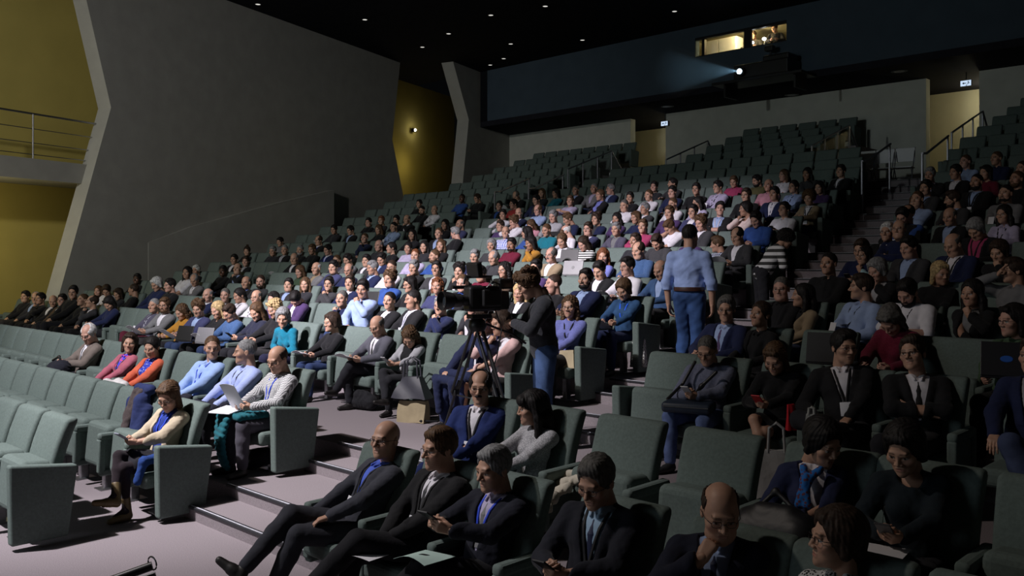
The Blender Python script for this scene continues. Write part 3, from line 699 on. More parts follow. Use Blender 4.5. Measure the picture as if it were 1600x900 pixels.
WP = Vector((-23.12, 12.35, 0)); WD = Vector((-.302, .953, 0)).normalized(); WN = Vector((WD.y, -WD.x, 0))     # left wall plane
def xwall(Y): return WP.x + WD.x / WD.y * (Y - WP.y)
CEIL, SOF, YUP, YBK = 9.55, 7.42, 24.1, 26.45
XFAR, XNEAR = -34.0, 5.0

# raked floor: one stepped slab across the hall
def stair_poly(rows, x, base, y_end):
    P = []
    for i, (y, z) in enumerate(rows):
        if i: P.append((x, y, rows[i - 1][1]))
        P.append((x, y, z))
    P += [(x, y_end, rows[-1][1]), (x, y_end, base), (x, rows[0][0], base)]
    return P
rows = [(-12.0, 0.0)] + [(YR(r - 1) + .12 + (.1 if r == 4 else 0), FL[r]) for r in range(3, 18)]
struct(MB().prism(stair_poly(rows, XFAR, -.6, YBK), (XNEAR - XFAR, 0, 0)), 'floor', M['carpet'])
def upper(name, x0, x1):
    rr = [(YR(r - 1) + .12, FL[r]) for r in range(18, 22)]
    struct(MB().prism(stair_poly(rr, x0, 3.5, YBK), (x1 - x0, 0, 0)), name, M['carpet'])
upper('floor_far_tier', -24.6, -18.7); upper('floor_middle_tier', -14.9, -10.5); upper('floor_near_tier', -6.75, XNEAR)
st = MB(); nz = MB(); nl = MB()
for r in range(3, 18):
    yb = rows[r - 2][0]; x0, x1 = (XC1(r - 1) - .02 if r < 5 else XC1(r) - .05), XR0(r) + .02
    zm = (FL[r - 1] + FL[r]) / 2
    for (a, b) in ((x0, x1), (XL1(r), XC0(r))):
        st.box(((a + b) / 2, yb - .2, (FL[r - 1] - .02 + zm) / 2), (b - a, .40, zm - FL[r - 1] + .02))
        for (yy, zz) in ((yb - .40, zm), (yb, FL[r])):
            nz.box(((a + b) / 2, yy + .016, zz + .004), (b - a, .055, .022), .004); nl.box(((a + b) / 2, yy + .012, zz + .0165), (b - a, .012, .004))
struct(st, 'stairs', M['carpet']); struct(nz, 'trim_1', M['nosing']); struct(nl, 'trim_2', mat('pale_nosing_line', (.55, .55, .62), .4, nscale=20))

# ceiling, back walls
struct(MB().box(((XFAR + XNEAR) / 2, (-12 + YUP) / 2, CEIL + .1), (XNEAR - XFAR, YUP + 12, .2)), 'ceiling', M['blackceil'])
struct(MB().box(((-25.6 + XNEAR) / 2, (YUP + 30.2) / 2, SOF + .1), (XNEAR + 25.6, 30.2 - YUP, .2)), 'ceiling_soffit', M['blackceil'])
a = at_y(1086, 89, YUP); b = at_y(1229, 65, YUP); c = at_y(1229, 31, YUP); wx0, wx1, wz0, wz1 = a.x, b.x, (a.z + b.z) / 2, c.z
up = MB()
def wallbox(m, x0, x1, z0, z1, y0, y1): m.box(((x0 + x1) / 2, (y0 + y1) / 2, (z0 + z1) / 2), (x1 - x0, y1 - y0, z1 - z0))
wallbox(up, -24.5, wx0, SOF + .2, CEIL, YUP, YUP + .25); wallbox(up, wx1, XNEAR, SOF + .2, CEIL, YUP, YUP + .25); wallbox(up, wx0, wx1, SOF + .2, wz0, YUP, YUP + .25); wallbox(up, wx0, wx1, wz1, CEIL, YUP, YUP + .25)
struct(up, 'wall_back_upper', M['darkblue'])
D1 = (at_y(985, 200, YBK).x, at_y(1040, 200, YBK).x); D2 = (at_y(1447, 150, YBK).x, at_y(1530, 150, YBK).x)
bw = MB()
for x0, x1 in ((-25.8, D1[0]), (D1[1], D2[0]), (D2[1], XNEAR)): wallbox(bw, x0, x1, 3.6, SOF, YBK, YBK + .3)
struct(bw, 'wall_back', M['wallpale'])
for i, (x0, x1) in enumerate((D1, D2)):
    e = MB(); wallbox(e, x0 - 3.5, x1 + .2, 3.6, SOF, 29.2, 29.4); wallbox(e, x0 - 3.7, x0 - 3.5, 3.6, SOF, YBK + .3, 29.4); wallbox(e, x1, x1 + .2, 3.6, SOF, YBK + .3, 29.4); wallbox(e, x0 - 3.7, x1 + .2, 3.4, 4.04, YBK, 29.4)
    struct(e, 'wall_corridor' if i == 0 else 'wall_corridor_near', M['cream'])
struct(MB().box((XNEAR + .1, 8, 4.5), (.2, 44, 11)), 'wall_right', M['wallgrey'])

# left wall: big kinked panel, small kinked panel, yellow recess behind, gallery
def ext(p, q, z):                                     # point on the line p -> q at height z
    p, q = Vector(p), Vector(q); t = (z - p.z) / (q.z - p.z); return p + (q - p) * t
A, B, C = (at_wall(x, y, WP, WN) for x, y in ((135, 0), (173.5, 168), (92, 462)))
D, E_, F_ = (at_wall(x, y, WP, WN) for x, y in ((632, 315), (613, 218), (625, 100)))
poly = [ext(B, A, CEIL), B, ext(B, C, -.3), ext(E_, D, 0.5), E_, ext(E_, F_, CEIL)]
struct(MB().prism(poly, -WN * .45), 'wall_left', M['wallgrey'])
P2 = WP + WN * .30
pp = [at_wall(x, y, WP + WN * (.01 + .29 * k / 4), WN) for k, (x, y) in enumerate(((232, 379), (300, 354), (360, 338), (440, 316), (522, 297)))]
pp += [Vector((pp[-1].x, pp[-1].y, 1.0)), Vector((pp[0].x, pp[0].y, .2))]
struct(MB().prism(pp, -WN * .31), 'wall_left_parapet', M['wallgrey'])
Q0, Q1 = Vector((-24.40, 22.5, 0)), Vector((at_y(796, 201, YBK).x, YBK, 0)); qd = (Q1 - Q0).normalized(); qn = Vector((qd.y, -qd.x, 0))
G, H_, I_ = (at_wall(x, y, Q0, qn) for x, y in ((709, 100), (732.5, 187), (723, 287)))
poly = [ext(H_, G, CEIL), H_, ext(H_, I_, 3.0), Q1 + Vector((0, 0, 3.0)), Q1 + Vector((0, 0, SOF)), Vector((Q0 + qd * ((YUP - Q0.y) / qd.y))) + Vector((0, 0, SOF)), Vector((Q0 + qd * ((YUP - Q0.y) / qd.y))) + Vector((0, 0, CEIL))]
struct(MB().prism(poly, -qn * .5), 'wall_left_rear', M['wallgrey'])
YP = WP - WN * 1.75
y0 = YP + WD * -20; y1 = YP + WD * 16
struct(MB().prism([y0 + Vector((0, 0, -.4)), y1 + Vector((0, 0, -.4)), y1 + Vector((0, 0, CEIL)), y0 + Vector((0, 0, CEIL))], -WN * .2), 'wall_left_recess', M['yellow'])
GP = WP - WN * .30
g0 = at_wall(0, 242, GP, WN); g1 = at_wall(137, 257, GP, WN); gz1 = (g0.z + g1.z) / 2; gz0 = (at_wall(0, 275, GP, WN).z + at_wall(128, 287, GP, WN).z) / 2
s0 = GP + WD * -16; s1 = GP + WD * 1.2
struct(MB().prism([Vector((s0.x, s0.y, gz0)), Vector((s1.x, s1.y, gz0)), Vector((s1.x, s1.y, gz1)), Vector((s0.x, s0.y, gz1))], -WN * 1.5), 'floor_gallery', M['wallgrey'])
gr = empty('gallery_railing', (s1.x, s1.y, gz1)); tag(gr, 'thin metal railing along the pale gallery slab in the yellow recess', 'railing')
for k in range(8):
    p = s1 - WD * (.9 + 1.9 * k) - WN * .08; MB().tube([(p.x, p.y, gz1), (p.x, p.y, gz1 + 1.02)], .022, 8).build('post', M['metal'], gr).matrix_parent_inverse = Matrix.Translation(-gr.location)
for hh, rr in ((1.02, .024), (.68, .010), (.36, .010), (.1, .010)):
    p, q = s1 - WN * .08, s0 - WN * .08; MB().tube([(p.x, p.y, gz1 + hh), (q.x, q.y, gz1 + hh)], rr, 8).build('rail', M['metal'], gr).matrix_parent_inverse = Matrix.Translation(-gr.location)

# lamps of the hall
M['lampglow'] = mat('lamp_diffuser', (.9, .9, .9), 0.5, emit=((1, .97, .9), .7))
M['lampbright'] = mat('lit_lamp', (.9, .9, .9), 0.5, emit=((.95, .95, 1), 14))
M['lampdim'] = mat('unlit_lamp_diffuser', (.45, .45, .48), 0.5, nscale=10)
DL = [(403, 6), (570, 30), (701, 52), (660, 73), (767, 23), (852, 9), (798, 68), (787, 91), (766, 101), (910, 62), (1054, 17)]
def disc_light(name, p, r, glow, label, cat, group=None):
    o = empty(name, p); tag(o, label, cat, group)
    MB().lathe([(r * 1.3, 0), (r * 1.35, -.012), (r, -.02), (r, -.004)], 20).build('ring', M['darkmetal'], o, smooth=True)
    MB().lathe([(r * .98, -.006), (r * .9, -.016)], 20).build('diffuser', glow, o); return o
for i, (x, y) in enumerate(DL):
    p = at_h(x, y, CEIL); disc_light('ceiling_downlight', p, .075, M['lampglow'], 'small round downlight glowing faintly in the black ceiling', 'downlight', 'downlights scattered over the black ceiling')
for x, y, wd in ((1043, 166, 'above the far exit corridor'), (1237, 148, 'between the two exit corridors'), (1405, 111, 'beside the near exit corridor')):
    p = at_h(x, y, SOF); disc_light('soffit_light', p, .16, M['lampdim'], 'unlit round light fitting on the dark soffit ' + wd, 'light fitting')
p = at_wall(643, 204, YP, WN) + WN * .12
sl = empty('wall_lamp', p); tag(sl, 'small bright lamp on the yellow wall between the grey wall panels', 'lamp')
MB().box((0, 0, 0), (.16, .16, .14), .02).build('housing', M['darkmetal'], sl); q = WN * .085 + WD * -.03
MB().lathe([(.05, 0), (.055, .02), (.03, .035)], 14, mtx=Matrix.Translation(q) @ Vector((.35, -.9, 0)).to_track_quat('Z', 'Y').to_matrix().to_4x4()).build('bulb', M['lampbright'], sl)
lamp('yellow_wall_lamp', 'POINT', p + WN * .25, None, 3, (1, .95, .85), shadow_soft_size=.05)
# hidden house lights that wash the yellow recess and the corridors
for t, z, e in ((-10.0, 2.8, 26), (-6.5, 2.8, 22), (9.4, 4.6, 6), (10.6, 5.2, 6), (11.8, 6.2, 7)):
    p = WP - WN * (.2 if t < 0 else 1.0) + WD * t; lamp('recess_light', 'POINT', (p.x, p.y, z), None, e, (1, .86, .45), shadow_soft_size=.3)
for (x0, x1), e in ((D1, 14), (D2, 17)):
    lamp('corridor_light', 'POINT', (x1 - .35, 28.3, SOF - .45), None, e, (1, .92, .66), shadow_soft_size=.08)
# exit signs
M['signface'] = mat('lit_sign_face', (.8, .85, 1), .5, emit=((.62, .78, 1.0), .9)); M['signdark'] = mat('sign_pictogram', (.01, .03, .07), .6)
for (px, py), lab in (((1038, 193), 'lit exit sign above the far corridor opening'), ((1509, 130), 'lit exit sign above the near corridor opening')):
    p = at_y(px, py, YBK - .12); s = empty('exit_sign', p); tag(s, lab, 'sign')
    MB().tube([(0, .04, .1), (0, .04, SOF - p.z)], .012, 6).build('hanger', M['darkmetal'], s)
    MB().box((0, .04, 0), (.29, .07, .17), .01).build('housing', M['darkmetal'], s); MB().box((0, 0, .0), (.27, .012, .15), .003).build('face', M['signface'], s)
    m = MB(); S_ = Matrix.Scale(.7, 4); m.box((.09, -.008, .055), (.035, .006, .035)); m.box((.085, -.008, .005), (.03, .006, .07), mtx=Matrix.Rotation(.2, 4, 'Y')); m.box((.065, -.008, -.055), (.02, .006, .07), mtx=Matrix.Rotation(.5, 4, 'Y')); m.box((.11, -.008, -.05), (.02, .006, .07), mtx=Matrix.Rotation(-.5, 4, 'Y'))
    m.add([(-.13, -.010, 0), (-.06, -.010, .05), (-.06, -.010, -.05)], [(0, 1, 2)]); m.box((-.02, -.008, 0), (.08, .006, .03)); m.V = [(v[0] * .7, v[1], v[2] * .7) for v in m.V]; m.build('pictogram', M['signdark'], s)

# projection booth with its window
bo = MB(); bz0 = wz0 - 1.1; bx0, bx1 = wx0 - 1.0, wx1 + 1.0
wallbox(bo, bx0, bx1, SOF + .2, CEIL, 27.4, 27.5); wallbox(bo, bx0 - .1, bx0, SOF + .2, CEIL, YUP + .25, 27.5); wallbox(bo, bx1, bx1 + .1, SOF + .2, CEIL, YUP + .25, 27.5); wallbox(bo, bx0, bx1, CEIL, CEIL + .1, YUP, 27.5)
struct(bo, 'wall_booth', M['cream'])
wf = MB()
for xx, ww in ((at_y(1097, 70, YUP).x, .10), (at_y(1166, 60, YUP).x, .22)): wf.box((xx, YUP + .12, (wz0 + wz1) / 2), (ww, .12, wz1 - wz0))
wf.box(((wx0 + wx1) / 2, YUP + .12, wz1 - .03), (wx1 - wx0, .14, .06)); wf.box(((wx0 + wx1) / 2, YUP + .12, wz0 + .02), (wx1 - wx0, .14, .04))
win = struct(wf, 'window_1', M['darkmetal'])
gm, nt, bb = newmat('window_glass'); tr = N(nt, 'ShaderNodeBsdfTransparent'); gl = N(nt, 'ShaderNodeBsdfGlossy'); gl.inputs['Roughness'].default_value = .05; mxs = N(nt, 'ShaderNodeMixShader'); mxs.inputs[0].default_value = .05
nt.links.new(tr.outputs[0], mxs.inputs[1]); nt.links.new(gl.outputs[0], mxs.inputs[2]); nt.links.new(mxs.outputs[0], nt.nodes['Material Output'].inputs['Surface'])
MB().box(((wx0 + wx1) / 2, YUP + .12, (wz0 + wz1) / 2), (wx1 - wx0, .008, wz1 - wz0 - .08)).build('pane', gm, win)
lamp('booth_light', 'POINT', ((wx0 + wx1) / 2 - .3, 25.0, CEIL - .25), None, 75, (1, .78, .36), shadow_soft_size=.1)
cb = empty('cabinet', (at_y(1140, 70, 25.6).x - .2, 25.5, SOF + .21)); tag(cb, 'tall pale cabinet with double doors inside the lit booth', 'cabinet')
MB().box((0, 0, .88), (1.25, .45, 1.7), .02).build('body', M['white'], cb)
for sx in (-1, 1): d = MB().box((sx * .31, -.24, .88), (.6, .03, 1.6), .006).build('door', M['white'], cb); MB().box((sx * .05, -.27, 1.05), (.02, .03, .16)).build('handle', M['darkmetal'], d)
dk = empty('control_desk', ((wx0 + wx1) / 2 + .6, 24.85, SOF + .21)); tag(dk, 'dark control desk behind the booth window', 'desk')
MB().box((0, 0, .62), (3.4, .5, .06), .01).build('top', M['darkmetal'], dk)
for sx in (-1, 1): MB().box((sx * 1.6, 0, .30), (.06, .45, .60)).build('side_panel', M['darkmetal'], dk)
for (px, py) in ((1175, 67), (1194, 61)):
    p = at_y(px, py, 24.95); l = empty('desk_lamp', (p.x, p.y, SOF + .85)); tag(l, 'glowing desk lamp on the booth desk, ' + ('the lower one near the window post' if px == 1175 else 'the higher one between two people'), 'lamp')
    hz = p.z - SOF - .85; MB().lathe([(.07, 0), (.07, .015), (.01, .02)], 14).build('base', M['darkmetal'], l); MB().tube([(0, 0, 0), (0, 0, hz * .7), (.03, 0, hz * .95), (0, 0, hz)], .010, 6).build('arm', M['metal'], l)
    MB().lathe([(.015, -.05), (.055, -.02), (.055, .03), (.02, .05)], 14, (0, 0, hz)).build('bulb', M['lampbright'], l)
# video projector on its shelf under the booth window
pl = at_y(1157, 112, YUP - .95)
pj = empty('video_projector', (pl.x, YUP - .44, pl.z)); tag(pj, 'large dark video projector with lit lens below the booth window', 'projector')
MB().box((.55, 0, .02), (1.7, .8, .42), .04).build('body', M['black'], pj); MB().box((1.0, -.05, .30), (.8, .6, .18), .05).build('top_cover', M['black'], pj)
MB().lathe([(.13, 0), (.13, .16), (.11, .17)], 20, mtx=Matrix.Translation((0, -.40, 0)) @ Matrix.Rotation(math.pi / 2, 4, 'X')).build('lens_barrel', M['darkmetal'], pj, smooth=True)
MB().lathe([(.075, 0), (.075, .01), (.04, .02)], 16, mtx=Matrix.Translation((0, -.565, 0)) @ Matrix.Rotation(math.pi / 2, 4, 'X')).build('lens', mat('lit_projector_lens', (.8, .9, 1), .3, emit=((.55, .8, 1), 30)), pj)
MB().tube([(.62, .1, .2), (.62, .1, .62)], .03, 8).build('mast', M['darkmetal'], pj); MB().box((.62, .05, .66), (.26, .2, .16), .03).build('sensor', M['black'], pj)
sh = MB(); sh.box((0, 0, 0), (2.8, .95, .08), .01); sh.box((-1.1, .1, -.2), (.06, .7, .36)); sh.box((1.1, .1, -.2), (.06, .7, .36))
so = sh.build('projector_shelf', M['darkmetal'], loc=(pl.x + .45, YUP - .48, pl.z - .24)); tag(so, 'dark bracketed shelf under the projector on the blue wall', 'shelf')
# hazy light beam leaving the projector
bm_ = bpy.data.materials.new('thin_haze'); bm_.use_nodes = True; nt = bm_.node_tree; nt.nodes.clear(); ou = N(nt, 'ShaderNodeOutputMaterial'); vs = N(nt, 'ShaderNodeVolumeScatter'); vs.inputs['Density'].default_value = .035; vs.inputs['Anisotropy'].default_value = .0; nt.links.new(vs.outputs[0], ou.inputs['Volume'])
hz = MB().lathe([(.08, .02), (.75, 2.8)], 24, mtx=Matrix.Translation((pl.x, YUP - 1.10, pl.z)) @ Vector((-.20, -1, -.14)).to_track_quat('Z', 'Y').to_matrix().to_4x4()).build('haze', bm_, smooth=True); tag(hz, 'faint blue hazy light beam leaving the projector lens', 'haze', kind='stuff')
lamp('projector_beam', 'SPOT', (pl.x, YUP - 1.12, pl.z), (pl.x - 2.0, YUP - 11, pl.z - 1.4), 500, (.35, .7, 1), spot_size=math.radians(26), spot_blend=.3, shadow_soft_size=.02)

# handrails beside the stairs and around the corridors
def handrail(name, pts, posts, label, group=None, glass=False):
    o = empty(name, pts[0]); tag(o, label, 'handrail', group); T = Matrix.Translation(-Vector(pts[0]))
    MB().tube(pts, .024, 8).build('top_rail', M['silver'], o).matrix_parent_inverse = T
    for a, b in posts: MB().box(((a[0] + b[0]) / 2, (a[1] + b[1]) / 2, (a[2] + b[2]) / 2), (.034, .045, b[2] - a[2]), .006).build('post', M['silver'], o).matrix_parent_inverse = T
    if glass:
        for (a, b), (c, d) in zip(posts[:-1], posts[1:]):
            MB().prism([Vector(a) + Vector((0, .05, .12)), Vector(c) + Vector((0, -.05, .12)), Vector(d) + Vector((0, -.05, -.1)), Vector(b) + Vector((0, .05, -.1))], (.012, 0, 0)).build('glass_panel', gm, o).matrix_parent_inverse = T
    return o
def stair_rail(px, py, r, lab):
    p = at_y(px, py, YR(r)); z0 = FL[r]; handrail('stair_handrail', [(p.x, p.y, p.z), (p.x, p.y + .25, p.z + .03), (p.x, p.y + 1.5, p.z + .50)], [((p.x, p.y, z0 - .05), (p.x, p.y, p.z)), ((p.x, p.y + 1.45, z0 + .3), (p.x, p.y + 1.45, p.z + .48))], lab)
stair_rail(773, 300, 14, 'slim handrail at the far side of the far stairs, upper rows'); stair_rail(826, 295, 14, 'slim handrail at the near side of the far stairs, upper rows')
stair_rail(1347, 252, 14, 'slim handrail on the middle block side of the near stairs'); stair_rail(1441, 240, 14, 'slim handrail on the near block side of the near stairs')
def tier_rail(x, lab, z0=4.04):
    ps = []; 
    for k in range(4):
        y = YR(17) + .2 + .75 * k; zb = z0 + .34 * y - .34 * (YR(17) + .2); ps.append(((x, y, z0), (x, y, zb + 1.12)))
    pts = [b for a, b in ps] + [(x, ps[-1][1][1] + .9, z0 + .95)]; ps.append(((x, ps[-1][1][1] + .9, z0), (x, ps[-1][1][1] + .9, z0 + .95)))
    handrail('corridor_railing', pts, ps, lab, glass=True)
tier_rail(at_y(881, 290, YR(17)).x, 'sloping glazed railing on the far side of the far corridor'); tier_rail(-14.72, 'sloping glazed railing on the near side of the far corridor')
tier_rail(-10.3, 'sloping glazed railing on the far side of the near corridor'); tier_rail(-6.95, 'sloping glazed railing on the near side of the near corridor')
# white folding chairs standing behind the top row, in front of the corridors
def folding_chair(p, rz, lab, grp):
    o = empty('folding_chair', p, rz); tag(o, lab, 'chair', grp)
    MB().box((0, .20, .78), (.44, .025, .34), .01).build('backrest', M['white'], o); MB().box((0, -.02, .45), (.44, .40, .03), .01).build('seat', M['white'], o)
    for sx in (-1, 1):
        MB().tube([(sx * .21, .24, .96), (sx * .21, -.22, .0)], .012, 8).build('leg', M['silver'], o); MB().tube([(sx * .19, -.15, .46), (sx * .19, .25, .0)], .012, 8).build('leg', M['silver'], o)
    MB().tube([(-.2, -.12, .2), (.2, -.12, .2)], .009, 6).build('stretcher', M['silver'], o)
for k, px in enumerate((956, 978, 1003, 1030)): q = at_y(px, 262, 22.05); folding_chair((q.x, 22.05, 4.042), .1 - .05 * k, 'white folding chair behind the top row before the far corridor, %s from the far stairs' % ('first', 'second', 'third', 'fourth')[k], 'white folding chairs before the far corridor')
for k, px in enumerate((1322, 1350, 1380, 1412)): q = at_y(px, 232, 22.2); folding_chair((q.x, 22.2, 4.042), .05 * k, 'white folding chair before the near corridor, %s counting toward the stairs' % ('first', 'second', 'third', 'last')[k], 'white folding chairs before the near corridor')
# ------------------------------------------------------------------ who sits where
PAL = {'k': (.014, .014, .016), 'c': (.045, .045, .05), 'n': (.016, .022, .065), 'b': (.035, .085, .30), 'B': (.30, .39, .62), 'w': (.70, .68, .74), 'l': (.42, .38, .54), 'g': (.17, .17, .18), 'G': (.36, .36, .39),
       't': (.30, .23, .15), 'T': (.015, .16, .22), 'p': (.50, .24, .30), 'P': (.72, .58, .55), 'r': (.42, .05, .05), 'm': (.14, .015, .035), 'u': (.07, .04, .12), 'e': (.06, .10, .06), 'o': (.42, .20, .03), 'd': (.05, .10, .22), 'y': (.09, .06, .04), 'i': (.11, .10, .045),
       'D': (.03, .03, .036), 'N': (.05, .055, .13), 'O': (.60, .14, .08), 'M': (.36, .05, .13), 'A': (.35, .55, .62), 'L': (.17, .19, .50), 'q': (.085, .08, .12)}
PNAME = {'k': 'black', 'c': 'charcoal', 'n': 'navy', 'b': 'bright blue', 'B': 'light blue', 'w': 'white', 'l': 'lavender', 'g': 'grey', 'G': 'light grey', 't': 'tan', 'T': 'dark teal', 'p': 'pink', 'P': 'pale pink', 'r': 'red', 'm': 'maroon', 'u': 'dark purple', 'e': 'green', 'o': 'mustard', 'd': 'denim blue', 'y': 'brown', 'i': 'olive', 'D': 'dark', 'N': 'dusky blue', 'O': 'orange', 'M': 'magenta', 'A': 'pale teal', 'L': 'violet blue', 'q': 'dusky purple'}
TILE = {'1': (0, 380), '2': (200, 360), '3': (480, 360), '4': (480, 250), '5': (720, 240), '6': (760, 340), '7': (1000, 240), '8': (1040, 340), '9': (1280, 220), '0': (1280, 340)}
